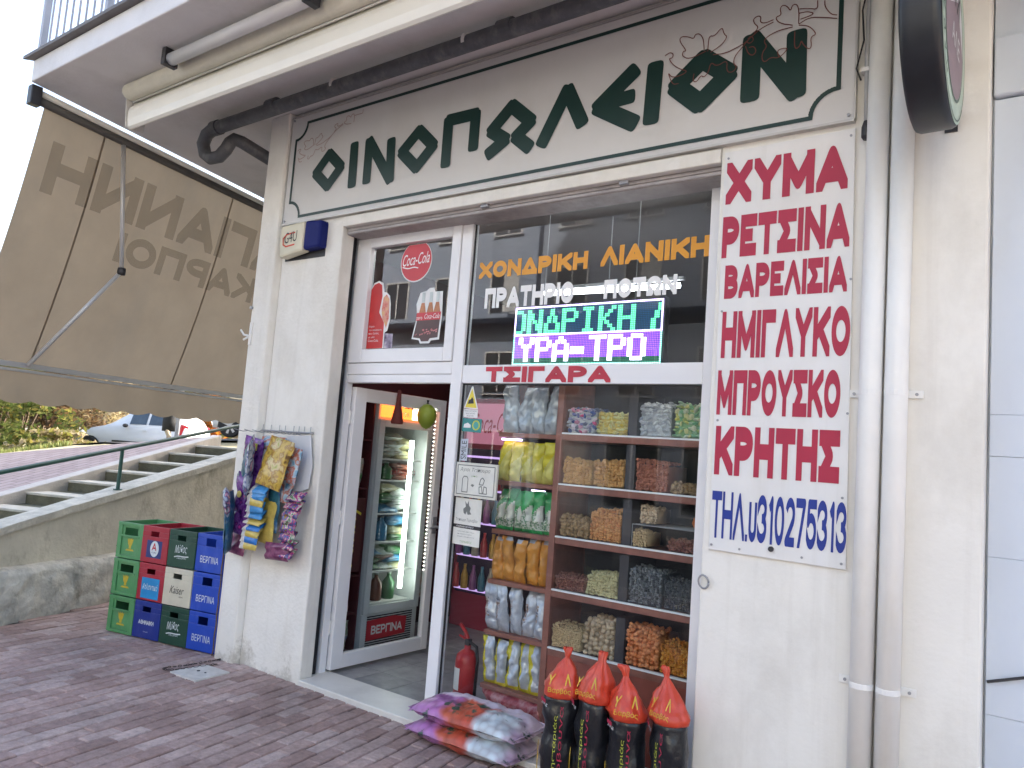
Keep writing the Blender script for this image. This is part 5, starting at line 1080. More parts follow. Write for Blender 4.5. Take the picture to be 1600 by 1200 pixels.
# ================================================================== GOODS OUTSIDE
# beer crates: local frame, origin bottom centre of the front, front towards -y
CW, CD, CH = .298, .40, .302
PLC = {'green': mat('crate_green', (.085, .27, .105), .45, var=.1, scale=14, stain=(.2, .33, .2), stain_amt=.4, stain_scale=9), 'red': mat('crate_red', (.34, .018, .035), .4, var=.06, scale=10, stain=(0.451, 0.081, 0.1), stain_amt=.35, stain_scale=11), 'dark': mat('crate_dark_green', (.012, .055, .035), .4, var=.1, scale=10, stain=(0.074, 0.123, 0.1), stain_amt=.35, stain_scale=11), 'blue': mat('crate_blue', (.012, .060, .42), .38, var=.06, scale=10, stain=(0.074, 0.129, 0.543), stain_amt=.35, stain_scale=11), 'navy': mat('crate_navy', (.012, .030, .22), .4, var=.06, scale=10, stain=(0.074, 0.095, 0.313), stain_amt=.35, stain_scale=11), 'cream': mat('crate_cream', (.56, .53, .42), .45, var=.05, scale=10, stain=(0.7, 0.669, 0.543), stain_amt=.35, stain_scale=11)}
INKY = mat('crate_yellow_ink', (.50, .38, .03), .5, var=.15, scale=40); INKW = mat('crate_white_ink', (.62, .68, .70), .5, var=.1, scale=50)
def crate(col, label, loc, rot, hole, deco):
    m = PLC[col]; t = thing('drink_crate', label, 'crate', (0, 0, 0), 'stacked drink crates'); t.location = loc; t.rotation_euler = (0, 0, rot); ORG[t.name] = Vector()
    w2 = CW/2-.001; b = MB(); hx0, hx1, hz0, hz1 = hole
    b.box(-w2, -w2+.012, 0.006, CD-.006, .004, CH-.003); b.box(w2-.012, w2, .006, CD-.006, .004, CH-.003); b.box(-w2+.012, w2-.012, CD-.018, CD-.006, .004, CH-.003); b.box(-w2+.012, w2-.012, .012, CD-.018, .004, .016)
    if col == 'green':
        b.box(-w2, w2, .0, .012, .004, .03); b.box(-w2, w2, -.004, .012, CH-.028, CH-.003); b.box(-w2, -w2+.045, 0, .012, .03, CH-.028); b.box(w2-.045, w2, 0, .012, .03, CH-.028)
        b.box(-w2+.045, w2-.045, .010, .018, .03, hz0-.004); b.box(-w2+.04, w2-.04, -.004, .010, hz0-.016, hz0); b.box(-w2+.045, hx0, .008, .014, hz0, CH-.028); b.box(hx1, w2-.045, .008, .014, hz0, CH-.028); b.box(hx0, hx1, .008, .014, hz1, CH-.028)
        for s in (-1, 1): b.box(min(s*w2, s*(w2+.004)), max(s*w2, s*(w2+.004)), 0, CD, CH-.03, CH-.003); b.box(s*w2-.004, s*w2+.004, 0, CD, .09, .10)
    else:
        b.box(-w2, w2, 0, .0118, .004, hz0); b.box(-w2, hx0, 0, .0118, hz0, hz1); b.box(hx1, w2, 0, .0118, hz0, hz1); b.box(-w2, w2, 0, .0118, hz1, CH-.003)
        b.box(hx0, hx1, -.004, .011, hz0-.008, hz0)
    b.build('crate_body', m, t, bevel=.004)
    g = MB(); [g.box(-w2+.014+k*(CW-.03)/4-.002, -w2+.014+k*(CW-.03)/4+.002, .014, CD-.02, .016, .13) for k in (1, 2, 3)]; [g.box(-w2+.014, w2-.014, .014+k*CD/6-.002, .014+k*CD/6+.002, .016, .128) for k in range(1, 6)]; g.build('bottle_divider', m, t)
    f = -.0012
    if deco == 'emblem':
        e = MB(); e.add([(x, .0088, z) for x, z in ((-.035, .17), (-.02, .155), (-.012, .172), (.0, .160), (.014, .175), (.02, .158), (.035, .168), (.022, .125), (.012, .105), (.014, .085), (-.014, .085), (-.012, .105), (-.026, .125))], [tuple(range(13))]); e.add([(-.05, .0088, .066), (.05, .0088, .066), (.036, .0088, .08), (-.036, .0088, .08)], [(0, 1, 2, 3)]); e.build('emblem', INKY, t)
    elif deco == 'alpha':
        MB().extr([(-.085, f, .045), (-.085, f, .185), (.085, f, .185), (.085, f, .045)], (0, .001, 0)).build('label_square', mat('label_navy', (.02, .035, .16), .4), t)
        MB().extr([(.005+.048*math.cos(k*math.pi/14), f-.001, .118+.064*math.sin(k*math.pi/14)) for k in range(28)], (0, .001, 0)).build('label_oval', INKW, t)
        text('Α', (-.022, f-.0025, .105), (.05, 0, 0), (0, 0, .062), mat('label_red', (.5, .03, .05), .4), t, bold=.03); text('ΑΛΦΑ', (-.022, f-.0025, .082), (.052, 0, 0), (0, 0, .014), mat('label_navy', (.02, .035, .16), .4), t)
    elif deco == 'sky':
        MB().extr([(-.10, f, .02), (-.10, f, .185), (.10, f, .185), (.10, f, .02)], (0, .001, 0)).build('label_square', mat('label_sky', (.02, .25, .55), .4), t); text('Ατλαντικό', (-.085, f-.0015, .09), (.17, 0, 0), (0, 0, .05), INKW, t, bold=.02, shear=.25)
    elif deco == 'script':
        text('Μύθος', (-.07, f, .105), (.13, 0, .01), (0, 0, .075), INKW, t, bold=0, shear=.25); q = MB(); thin(q, smooth2([(-.07, .085), (-.03, .095), (.03, .093), (.08, .098)]), .004, f); q.build('underline', INKW, t); text('HELLENIC', (-.04, f, .072), (.10, 0, .004), (0, 0, .012), INKW, t)
    elif deco == 'cream':
        text('Kaiser', (-.075, f, .10), (.15, 0, .0), (0, 0, .06), BLACKINK, t, shear=.35); text('BEER', (.03, f, .075), (.04, 0, 0), (0, 0, .01), BLACKINK, t)
    elif deco == 'navy':
        text('ΑΘΗΝΑΪΚΗ', (-.085, f, .115), (.17, 0, 0), (0, 0, .034), INKW, t, bold=.01); text('ΕΛΛΑΣ', (-.02, f, .055), (.05, 0, 0), (0, 0, .008), INKW, t)
    elif deco == 'vergina':
        text('ΒΕΡΓΙΝΑ', (-.095, f, .075), (.19, 0, 0), (0, 0, .052), INKW, t, bold=.0)
    return t
c0 = Vector((-6.505, -.285, 0)); c1 = Vector((-5.325, -.035, 0)); cdv = (c1-c0).normalized(); crot = math.atan2(cdv.y, cdv.x)
HG = (-.075, .075, .195, .255); HS = (-.055, .035, .215, .255); HB = (-.05, .05, .205, .265)
LAY = [[('green', HG, 'emblem', 'bottom'), ('green', HG, 'emblem', 'middle'), ('green', HG, 'emblem', 'top')],
       [('navy', HS, 'navy', 'navy blue crate at the bottom of the second stack under the two red crates'), ('red', HS, 'sky', 'red crate with a sky-blue label square, in the middle of its stack'), ('red', HS, 'alpha', 'red crate with a white oval on a navy label, on top of its stack')],
       [('dark', HS, 'script', 'dark green crate with white script under the cream crate'), ('cream', HS, 'cream', 'cream crate with thin black script between two dark green crates'), ('dark', HS, 'script', 'dark green crate with white script on top of the cream crate')],
       [('blue', HB, 'vergina', 'bright blue crate at the bottom of the stack against the pilaster'), ('blue', HB, 'vergina', 'bright blue crate in the middle of the stack against the pilaster'), ('blue', HB, 'vergina', 'bright blue crate on top, partly behind the hanging snacks')]]
rg = random.Random(8)
for i, colm in enumerate(LAY):
    base = c0 + cdv*(.15+.3*i)
    for j, (col, hole, deco, lab) in enumerate(colm):
        if col == 'green': lab = f'mid-green ribbed crate with yellow emblem, {lab} of the leftmost stack'
        off = Vector((-cdv.y, cdv.x, 0))*(rg.uniform(-.006, .006))
        crate(col, lab, base+off+cdv*rg.uniform(-.003, .003)+Vector((0, 0, .003+CH*j)), crot+rg.uniform(-.012, .012), hole, deco)
# rope down the pilaster and chain on the paving
o = MB().tube([(-5.312, -.062, .92)]+[(-5.312+.002*math.sin(k), -.062+.002*math.cos(k*1.7), .9-.045*k) for k in range(20)]+[(-5.313, -.066, .010)], .0055, 8).build('rope', mat('brown_rope', (.12, .08, .055), .9, var=.4, scale=120), smooth=True)
tag(o, 'thin brown rope hanging down the left edge of the pilaster beside the crates', 'rope')
b = MB(); P = [on_z(*p, .012) for p in ((343, 1030), (318, 1034), (285, 1040), (252, 1043), (262, 1047), (300, 1043), (345, 1036))]
Q = smooth2([(p.x, p.y) for p in P], 2); acc = []; prev = Vector(Q[0])
for q in Q[1:]:
    q = Vector(q); n = max(1, int((q-prev).length/.02))
    for k in range(n): acc.append(prev.lerp(q, k/n))
    prev = q
for k in range(len(acc)-1):
    d = acc[k+1]-acc[k]
    if d.length < 1e-4: continue
    d.normalize(); q = Vector((-d.y, d.x)); c = acc[k]
    if k % 2: b.tube([(c.x+d.x*.013*math.cos(a*math.pi/4)+q.x*.007*math.sin(a*math.pi/4), c.y+d.y*.013*math.cos(a*math.pi/4)+q.y*.007*math.sin(a*math.pi/4), .009) for a in range(9)], .0025, 5)
    else: b.tube([(c.x+d.x*.013*math.cos(a*math.pi/4), c.y+d.y*.013*math.cos(a*math.pi/4), .010+.006*math.sin(a*math.pi/4)) for a in range(9)], .0025, 5)
tag(b.build('chain', mat('rusty_chain', (.06, .045, .04), .6, metal=.4, var=.3)), 'dark rusty chain looped on the paving in front of the blue crates', 'chain')

# hanging snack display on the pillar ------------------------------------------
RK = thing('hook_rail', 'wire hook rail screwed to the left pillar carrying hanging snacks', 'rail', (-4.85, -.01, 1.72))
b = MB(); b.tube([(-5.22, -.012, 1.755), (-4.46, -.012, 1.755)], .006, 8); hk = [-5.18, -5.05, -4.95, -4.85, -4.78, -4.68, -4.62, -4.56, -4.49]
b.build('rail_bar', GREY, RK)
for x in hk: MB().tube([(x, -.012, 1.80), (x, -.014, 1.75), (x-.01, -.09, 1.735), (x-.014, -.17, 1.75)], .003, 6).build('hook', GREY, RK)
for x in (-5.2, -4.84, -4.48): MB().box(x-.008, x+.008, -.018, .0, 1.745, 1.765).build('clip', GREY, RK)
def pk(w, h, d, seed, rot=0, lean=0): return dict(w=w, h=h, d=d, seed=seed, rot=rot, lean=lean)
PG = printmat('gold_snack_print', [(.12, .06, .02), (.42, .27, .04), (.55, .38, .07), (.30, .16, .03), (.58, .46, .22), (.28, .30, .04)], 13, .2)
PP = printmat('purple_snack_print', [(.035, .008, .08), (.11, .02, .20), (.20, .07, .30), (.07, .012, .13), (.42, .04, .26)], 14, .2)
PD = printmat('plum_snack_print', [(.06, .02, .05), (.16, .03, .10), (.25, .08, .16), (.10, .02, .08)], 16, .3)
PS = printmat('silver_blue_print', [(.10, .14, .28), (.55, .58, .66), (.40, .45, .55), (.04, .07, .20), (.55, .22, .28), (.6, .62, .68)], 15, .15)
PT = printmat('teal_snack_print', [(.015, .07, .10), (.03, .14, .20), (.02, .10, .22), (.25, .33, .38)], 12, .3)
PLB = printmat('light_blue_print', [(.14, .32, .50), (.42, .56, .66), (.50, .12, .05), (.38, .52, .62), (.10, .25, .42)], 14, .2)
PM = printmat('mixed_bright_print', [(.16, .01, .06), (.02, .20, .06), (.50, .46, .42), (.38, .02, .13), (.02, .09, .26), (.10, .02, .05), (.34, .19, .02)], 24, .2)
PBL = [mat('small_pack_blue', (.05, .24, .52), .3, var=.15, scale=30), mat('small_pack_gold', (.55, .42, .10), .3, var=.15, scale=30), mat('small_pack_royal', (.02, .16, .50), .3, var=.12, scale=30)]
def hang(name, m, px, py, Y, w, h, d, seed, label, cat='snack pack', group=None, rot=0, lean=0, tilt=0, split=None, roll=0):
    """a hanging pack whose top centre is at photo pixel (px,py) on plane y=Y"""
    p = on_y(px, py, Y); o = bag(name, m, w, h, d, seed, (0, 0, 0), label, cat, group, split=split, lean=lean, wr=.0032, nx=14, nz=22)
    for v in o.data.vertices: v.co.z -= h
    o.location = p; o.rotation_euler = (tilt, roll, rot); return o
hang('snack_pack', PG, 437, 685, -.20, .29, .36, .05, 900, 'large gold snack bag hanging in front of the others on the pillar', rot=.0, roll=.17, tilt=-.05)
hang('snack_pack', PS, 390, 684, -.28, .20, .46, .05, 901, 'shiny silver-blue bag at the left side of the hanging snacks', rot=-.75, roll=.40)
hang('snack_pack', PT, 386, 690, -.17, .17, .52, .05, 9011, 'dark teal bag right behind the shiny silver-blue bag', rot=-.55, roll=.36)
hang('snack_pack', PT, 362, 768, -.22, .17, .46, .04, 902, 'long dark teal pack below the silver-blue bag', rot=-.9, roll=.12)
hang('snack_pack', PS, 360, 770, -.28, .17, .17, .05, 9021, 'crumpled silver packet sticking out left below the silver-blue bag', rot=-.5, roll=.55)
hang('snack_pack', PP, 404, 684, -.10, .24, .32, .05, 903, 'purple bag with a yellow tag behind the large gold snack bag', roll=.15)
hang('snack_pack', PP, 391, 740, -.12, .24, .32, .05, 904, 'purple bag in the middle of the purple strip', roll=.12)
hang('snack_pack', PP, 381, 790, -.11, .24, .22, .05, 905, 'purple bag at the bottom of the purple strip', roll=.1)
hang('snack_pack', PD, 374, 818, -.09, .21, .23, .05, 906, 'dark plum bag hanging lowest at the left of the pillar', roll=.07)
hang('snack_pack', PLB, 425, 682, -.09, .30, .10, .04, 9031, 'pale blue top of a bag hung behind the large gold one', roll=.02)
tg = MB().box(-.03, .03, -.004, 0, -.025, .025).build('price_tag', mat('yellow_tag', (.66, .60, .03), .5), org=(0, 0, 0)); tg.location = on_y(398, 698, -.16); tg.rotation_euler = (0, .1, 0); tag(tg, 'yellow square tag on the upper purple bag', 'tag')
tg = MB().lathe([(.026, -.004), (.026, 0)], (0, 0, 0), 16, 'y').build('price_tag', mat('dull_yellow_tag', (.52, .42, .12), .5), org=(0, 0, 0)); tg.location = on_y(374, 772, -.17); tag(tg, 'dull yellow round tag on the middle purple bag', 'tag')
seqc = [0, 0, 1, 0, 0, 1, 2, 1, 2, 1]
for k in range(10):
    hang('small_packet', [PBL[seqc[k]], mat('packet_white', (.62, .60, .58), .3, var=.08, scale=30)], 410-1.6*k, 756+9.6*k, -.17+.004*k, .20, .085, .03, 920+k, f'{OW[k]} packet down, {["light blue", "gold", "deep blue"][seqc[k]]}, on the strip under the large gold bag', 'packet', 'small packets on the strip under the gold bag', tilt=-.55, roll=.03*(k % 3)-.02, split=lambda x, z: 1 if x < -.22 else 0)
hang('snack_pack', PBL[1], 421, 778, -.10, .24, .33, .03, 940, 'gold backing bag behind the strip of small packets', roll=.1)
hang('snack_pack', PT, 437, 755, -.09, .14, .36, .03, 941, 'narrow dark blue bag beside the strip of small packets', roll=.14)
hang('snack_pack', PD, 434, 848, -.10, .26, .125, .05, 942, 'plum pack hanging lowest under the small packets', roll=-.05)
hang('snack_pack', PLB, 462, 700, -.13, .13, .26, .04, 943, 'light blue bag with orange print at the right of the hanging snacks', roll=.14)
hang('snack_pack', PLB, 449, 745, -.10, .13, .19, .03, 944, 'pale blue bag under the light blue bag with orange print', roll=.2)
for k in range(8):
    hang('small_packet', PM, 466-2.2*k, 765+12.5*k, -.10+.003*k, .165, .095, .035, 950+k, f'{OW[k]} packet down on the bright mixed right-hand strip', 'packet', 'bright packets on the right-hand strip', tilt=-.5, roll=.04*(k % 3))
p = [on_y(*q, -.035) for q in ((448, 682), (484, 680), (486, 730), (481, 764), (470, 768), (455, 776), (446, 740))]
tag(MB().extr([(q.x, -.035+.012*math.sin(i), q.z) for i, q in enumerate(p)], (0, .003, 0)).build('paper_sheet', mat('pale_sheet', (.62, .64, .68), .5, var=.03)), 'plain pale sheet hanging behind the right-hand snack strip', 'sheet')

# charcoal bags in front of the window -------------------------------------------
CBK = mat('black_bag_plastic', (.012, .013, .016), .28, var=.25, scale=18, bump=.25, bscale=26); CRD = mat('red_bag_plastic', (.58, .06, .028), .28, var=.1, scale=14, bump=.2, bscale=30)
YIN = mat('yellow_bag_ink', (.62, .40, .02), .4); LIN = mat('lime_bag_ink', (.45, .50, .05), .4); RIN = mat('red_bag_ink', (.40, .02, .06), .4); WIN_ = mat('white_bag_ink', (.5, .5, .52), .4)
def charcoal(px, topz, seed, label, rot, lean):
    Y = -.14; rg = random.Random(seed); x = on_y(px, 1080, Y).x; off = Vector((seed, seed*2.3, 0))
    t = thing('charcoal_bag', label, 'charcoal bag', (x, Y, 0), 'charcoal bags by the window', rot=0); t.rotation_euler = (0, 0, rot); ORG[t.name] = Vector()
    zs = topz-.235; n = 36
    def ring(z, a, b, dxx, lobes, amp, e=.75):
        o = []
        for k in range(n):
            th = 2*math.pi*k/n; c, s = math.cos(th), math.sin(th)
            r = (abs(c)**(2/e*.75)+abs(s)**(2/e*.75))**(-.5*e/.75) if e else 1
            w_ = 1+amp*math.cos(lobes*th+seed+z*9)+amp*.7*math.cos((lobes*2+1)*th+seed*2-z*13)
            q = Vector((c*a*r*w_+dxx, s*b*r*w_, z)); nn = noise.noise(q*9+off)*.013+noise.noise(q*22+off)*.009-abs(noise.noise(q*Vector((1, 1, .6)).length*12+off))*.010 if False else noise.noise(q*9+off)*.013+noise.noise(q*24+off)*.010-abs(noise.noise(q*16+off*2))*.012
            q.x += c*nn; q.y += s*nn; o.append(q)
        return o
    def skin(rings):
        mb = MB(); vs = [p for g in rings for p in g]; fs = []
        for i in range(len(rings)-1):
            for k in range(n): fs.append((i*n+k, i*n+(k+1) % n, (i+1)*n+(k+1) % n, (i+1)*n+k))
        fs += [tuple(reversed(range(n))), tuple(range((len(rings)-1)*n, len(rings)*n))]; return mb.add(vs, fs)
    body = [ring(.002, .076, .06, 0, 3, .02)]+[ring(.02+(zs-.02)*k/14, .093+.007*math.sin(k*.9+seed), .082+.006*math.sin(k*1.3), lean*.3*k/14, 3, .015+.02*abs(math.sin(k*1.7+seed))*.6) for k in range(15)]
    MB_ = skin(body); MB_.build('bag_body', CBK, t, smooth=True)
    cone = [ring(zs-.012, .099, .086, lean*.3, 3, .02), ring(zs+.0, .101, .088, lean*.3, 3, .03)]
    for k in range(1, 10):
        f = k/9; cone.append(ring(zs+.18*f, (.093*(1-f**1.3)+.017)*(1+.07*math.sin(f*11+seed*1.7)), .084*(1-f**1.3)+.015, lean*(.3+.7*f), 4, .03+.12*f))
    cone += [ring(topz-.05, .017, .015, lean*1.0, 4, .12), ring(topz-.035, .020, .014, lean*1.05, 4, .2), ring(topz-.012, .026, .012, lean*1.15, 5, .2), ring(topz, .022, .008, lean*1.2, 5, .25)]
    skin(cone).build('bag_top', CRD, t, smooth=True)
    F_ = -.096
    text('κάρβουνα', (.044, F_-.002, .02), (0, 0, zs-.06), (-.026, 0, 0), RIN, t, bold=.02); text('ψησταριάς', (.012, F_-.001, .10), (0, 0, zs-.19), (-.022, 0, 0), LIN, t, bold=.02)
    text('Βαρβός', (-.05, F_-.0045, zs+.014), (.12, 0, .004), (.0, .006, .030), YIN, t, bold=.03)
    text('Λ', (.035, F_+.012, zs+.06), (.03, 0, .0), (-.008, .022, .055), YIN, t, bold=.03); text('Υ', (-.06, F_+.006, zs+.05), (.03, -.004, .01), (.012, .018, .05), YIN, t, bold=.03)
    text('3kg', (-.09, F_+.03, zs-.05), (.036, -.015, -.012), (.004, 0, .020), WIN_, t)
    MB().extr([(-.09, F_+.028, zs-.012), (-.062, F_+.012, zs-.024), (-.062, F_+.012, zs-.042), (-.09, F_+.028, zs-.03)], (0, -.0015, 0)).build('red_patch', RIN, t)
    MB().extr([(-.100, F_+.065, 0.01), (-.092, F_+.048, .01), (-.094, F_+.05, .22), (-.098, F_+.06, .25)], (-.002, -.0015, 0)).build('yellow_strip', YIN, t)
for px, py, sd, lab, rt, ln in ((876, 1008, 3, 'leftmost black charcoal bag, its red top tied upright beside the flower soil bags', .30, .015), (927, 1013, 5, 'second charcoal bag from the left, straight red top with a plump tie', -.08, .03), (984, 1040, 8, 'third charcoal bag from the left, its red top slumped lower than its neighbours', .16, -.035), (1050, 1044, 12, 'rightmost charcoal bag, widest red top next to the plaster wall', -.34, -.045)):
    charcoal(px+2, on_y(px, py, -.14).z, sd, lab, rt, ln)

# two flat bags of potting soil
def soilmat():
    m = bpy.data.materials.new('flower_print_foil'); m.use_nodes = True; t = m.node_tree; b = t.nodes['Principled BSDF']; b.inputs['Roughness'].default_value = .42
    tc = t.nodes.new('ShaderNodeTexCoord'); sx = t.nodes.new('ShaderNodeSeparateXYZ'); t.links.new(tc.outputs['Object'], sx.inputs[0])
    def ramp(cols, pos, src):
        r = t.nodes.new('ShaderNodeValToRGB'); cr = r.color_ramp
        while len(cr.elements) < len(cols): cr.elements.new(.5)
        for i, c in enumerate(cols): cr.elements[i].position = pos[i]; cr.elements[i].color = rgb(c)
        t.links.new(src, r.inputs[0]); return r.outputs[0]
    n = t.nodes.new('ShaderNodeTexNoise'); n.inputs['Scale'].default_value = 7; n.inputs['Detail'].default_value = 2; t.links.new(tc.outputs['Object'], n.inputs[0])
    ad = t.nodes.new('ShaderNodeMath'); ad.operation = 'MULTIPLY_ADD'; ad.inputs[1].default_value = .35; t.links.new(n.outputs['Fac'], ad.inputs[0]); mm = t.nodes.new('ShaderNodeMath'); mm.operation = 'MULTIPLY_ADD'; mm.inputs[1].default_value = 1.1; mm.inputs[2].default_value = .33; t.links.new(sx.outputs[0], mm.inputs[0]); t.links.new(mm.outputs[0], ad.inputs[2])
    base = ramp([(.50, .28, .54), (.44, .18, .46), (.52, .12, .06), (.50, .08, .04), (.56, .66, .70), (.62, .72, .76), (.58, .44, .58)], [0, .36, .42, .62, .68, .84, .95], ad.outputs[0])
    v = t.nodes.new('ShaderNodeTexVoronoi'); v.inputs['Scale'].default_value = 15; t.links.new(tc.outputs['Object'], v.inputs[0])
    pet = ramp([(1.2, 1.15, 1.15), (.95, .9, .9), (.6, .5, .5)], [0, .4, .75], v.outputs['Distance'])
    mu = t.nodes.new('ShaderNodeMixRGB'); mu.blend_type = 'MULTIPLY'; mu.inputs[0].default_value = .9; t.links.new(base, mu.inputs[1]); t.links.new(pet, mu.inputs[2])
    n2 = t.nodes.new('ShaderNodeTexNoise'); n2.inputs['Scale'].default_value = 11; n2.inputs['Detail'].default_value = 5; mp = t.nodes.new('ShaderNodeMapping'); mp.inputs['Location'].default_value = (5, 2, 1); t.links.new(tc.outputs['Object'], mp.inputs[0]); t.links.new(mp.outputs[0], n2.inputs[0])
    fo = ramp([(0, 0, 0), (0, 0, 0), (1, 1, 1)], [0, .60, .66], n2.outputs['Fac']); dk = t.nodes.new('ShaderNodeMixRGB'); dk.inputs[2].default_value = (.03, .07, .045, 1); t.links.new(fo, dk.inputs[0]); t.links.new(mu.outputs[0], dk.inputs[1])
    # plain pink-white upper panel (the back part of the bag)
    st = ramp([(0, 0, 0), (1, 1, 1)], [.47, .52], t.nodes.new('ShaderNodeMath').outputs[0]); ma = t.nodes[-2] if False else None
    mth = [x for x in t.nodes if x.type == 'MATH'][-1]; mth.operation = 'MULTIPLY_ADD'; mth.inputs[1].default_value = 2.2; mth.inputs[2].default_value = .44; t.links.new(sx.outputs[1], mth.inputs[0])
    fin = t.nodes.new('ShaderNodeMixRGB'); fin.inputs[2].default_value = (.68, .58, .66, 1); t.links.new(st, fin.inputs[0]); t.links.new(dk.outputs[0], fin.inputs[1]); t.links.new(fin.outputs[0], b.inputs['Base Color']); return m
SM = soilmat()
def soil(loc, rot, seed, label):
    W_, D_, H_ = .78, .40, .125; off = Vector((seed*2.1, seed, 4)); mb = MB()
    def surf(sg):
        def fn(u, v):
            a, b = u*2-1, v*2-1; e = max(0, 1-abs(a)**3.2)**.6*max(0, 1-abs(b)**3)**.6
            if abs(a) > .95: e = min(e, .08)
            p = Vector((a*W_/2*(1-.03*b*b), b*D_/2*(1-.10*abs(a)**4), 0)); q = noise.noise(p*7+off)*.016+noise.noise(p*17+off)*.009+abs(noise.noise(Vector((p.x*38, p.y*16, 0))+off))*.010
            p.z = H_/2+sg*(H_/2*e+q*(.25+e)); p.z = max(p.z, .003) - (.02*abs(a)**6)*(1 if sg > 0 else 0); return p
        return fn
    mb.grid(surf(1), 90, 44); mb.grid(surf(-1), 44, 26); o = mb.build('soil_bag', SM, None, smooth=True, org=(0, 0, 0)); o.location = loc; o.rotation_euler = (0, 0, rot); ORG[o.name] = Vector(); tag(o, label, 'soil bag', 'potting soil bags by the window')
soil((-2.81, .005, .0), .0, 2, 'lower of two flower-printed potting soil bags lying by the window'); soil((-2.80, .02, .112), .03, 6, 'upper of two flower-printed potting soil bags lying by the window')
# ================================================================== BEYOND THE STAIRS
CP = [(-11.5, .6, .95), (-10.5, 3.2, 1.32), (-22.8, 8.8, .80), (-16.5, 7.6, 1.60), (-20, 2, .72), (-25, 0, .62), (-14, -2, .5), (-30, 12, 1.0), (-12, 9, 1.62), (-40, 0, .6), (-40, 40, 2.2), (-17, 6.0, 1.30), (-26, 3.5, .72), (-27, 8, .85)]
def hz(x, y):
    a = b = 0
    for (px, py, pz) in CP:
        w_ = 1/((x-px)**2+(y-py)**2+.3)**1.5; a += w_; b += w_*pz
    return b/a
Lv = (SW(2.95, -3.6, 0)-SW(5.0, -1.78, 0)).normalized(); Mv = Vector((Lv.y, -Lv.x, 0))
if Mv.x > 0: Mv = -Mv
tb = SW(5.0, -1.78, 0)
def terr(u, v):
    p = tb + Lv*(-5+28*u) + Mv*(60*v**1.6+.02); z = hz(p.x, p.y)
    if v > .9: z = z*(1-(v-.9)*10)-.3*(v-.9)*10
    return Vector((p.x, p.y, z))
hb = MB().grid(terr, 40, 50).build('hillside', mat('verge_earth', (.22, .20, .12), .95, var=.35, scale=1.2, bump=.4, bscale=6), smooth=True); tag(hb, kind='structure')
# road strip for the parked cars, lying on the slope
def strip(u, v):
    c = Vector((-32, -1.5, 0)).lerp(Vector((-11.5, 14.5, 0)), u); q = Vector((-.62, .79, 0)); p = c+q*(-3+6.2*v)*1.0; return Vector((p.x, p.y, hz(p.x, p.y)+.05))
tag(MB().grid(strip, 40, 8).build('side_road', mat('asphalt_worn', (.11, .11, .115), .9, var=.15, scale=4)), kind='structure')
# grass along the verge
rg = random.Random(4); gm = MB()
for k in range(4500):
    p = at_d(rg.uniform(-40, 110), 700, rg.uniform(20.0, 25)); z = hz(p.x, p.y); a = rg.random()*6.28; h = rg.uniform(.06, .2); w_ = .02
    gm.add([(p.x-w_*math.cos(a), p.y-w_*math.sin(a), z), (p.x+w_*math.cos(a), p.y+w_*math.sin(a), z), (p.x+rg.uniform(-.06, .06), p.y+rg.uniform(-.06, .06), z+h)], [(0, 1, 2)])
tag(gm.build('grass', rndmat('grass_blade', [(.10, .15, .03), (.16, .19, .05), (.20, .18, .06)], .7, trans=.3)), 'fringe of green grass along the verge under the shrubs', 'grass', kind='stuff')
# shrubs and trees: trunk, limbs and leaf-sized faces
def shrub(name, px, D, w_, h_, cols, n, label, cat='shrub', trunk=.05, base=0.0, seed=1, leaf=.09, group='shrubs along the verge'):
    p0 = at_d(px, 690, D); p0.z = hz(p0.x, p0.y)-.03; rg = random.Random(seed)
    t = thing(name, label, cat, p0, group); tr = MB(); tips = []
    for k in range(7):
        a = rg.random()*6.28; r = w_*.3*rg.uniform(.3, 1); q = p0+Vector((math.cos(a)*r, math.sin(a)*r, h_*rg.uniform(.55, .9))); mid = p0.lerp(q, .5)+Vector((rg.uniform(-.1, .1), rg.uniform(-.1, .1), .1))
        tr.tube([p0+Vector((rg.uniform(-.05, .05), rg.uniform(-.05, .05), 0)), mid, q], [trunk, trunk*.6, trunk*.2], 6); tips += [mid, q]
    tr.build('trunk', mat('shrub_bark', (.10, .07, .045), .9, var=.3), t)
    cl = [(rg.gauss(0, .32), rg.gauss(0, .32), rg.uniform(base, 1)) for _ in range(26)]; lf = MB()
    for k in range(n):
        c = cl[rg.randrange(len(cl))]; rr = .20*rg.random()**.5; v = Vector((rg.gauss(0, 1), rg.gauss(0, 1), rg.gauss(0, 1))).normalized()*rr
        prof = math.sin(math.pi*min(1, max(.05, c[2]*.85+.12)))**.5
        q = p0+Vector(((c[0]*prof+v.x)*w_, (c[1]*prof+v.y)*w_, max(.03, (c[2]*.88+v.z*.6+.06))*h_))
        d = Vector((rg.gauss(0, 1), rg.gauss(0, 1), rg.gauss(0, .6))).normalized(); e = d.orthogonal().normalized(); s = leaf*rg.uniform(.6, 1.3)
        lf.add([q-d*s, q+e*s*.42, q+d*s, q-e*s*.42], [(0, 1, 2, 3)])
    lf.build('crown', rndmat('leaf_'+name+str(seed), cols, .6, trans=.35), t)
OL = [(.045, .075, .018), (.09, .12, .03), (.16, .17, .06), (.06, .09, .03)]; BRo = [(.10, .06, .03), (.16, .10, .05), (.06, .04, .025), (.20, .14, .06)]; PALE = [(.30, .24, .14), (.42, .36, .24), (.22, .16, .08), (.36, .32, .2)]; OR_ = [(.42, .15, .02), (.32, .10, .015), (.48, .22, .04)]; YG = [(.18, .18, .04), (.26, .22, .06), (.10, .12, .03)]
shrub('olive_shrub', -12, 24, 2.4, 2.9, OL, 2600, 'olive green shrub at the far left edge under the awning', seed=1)
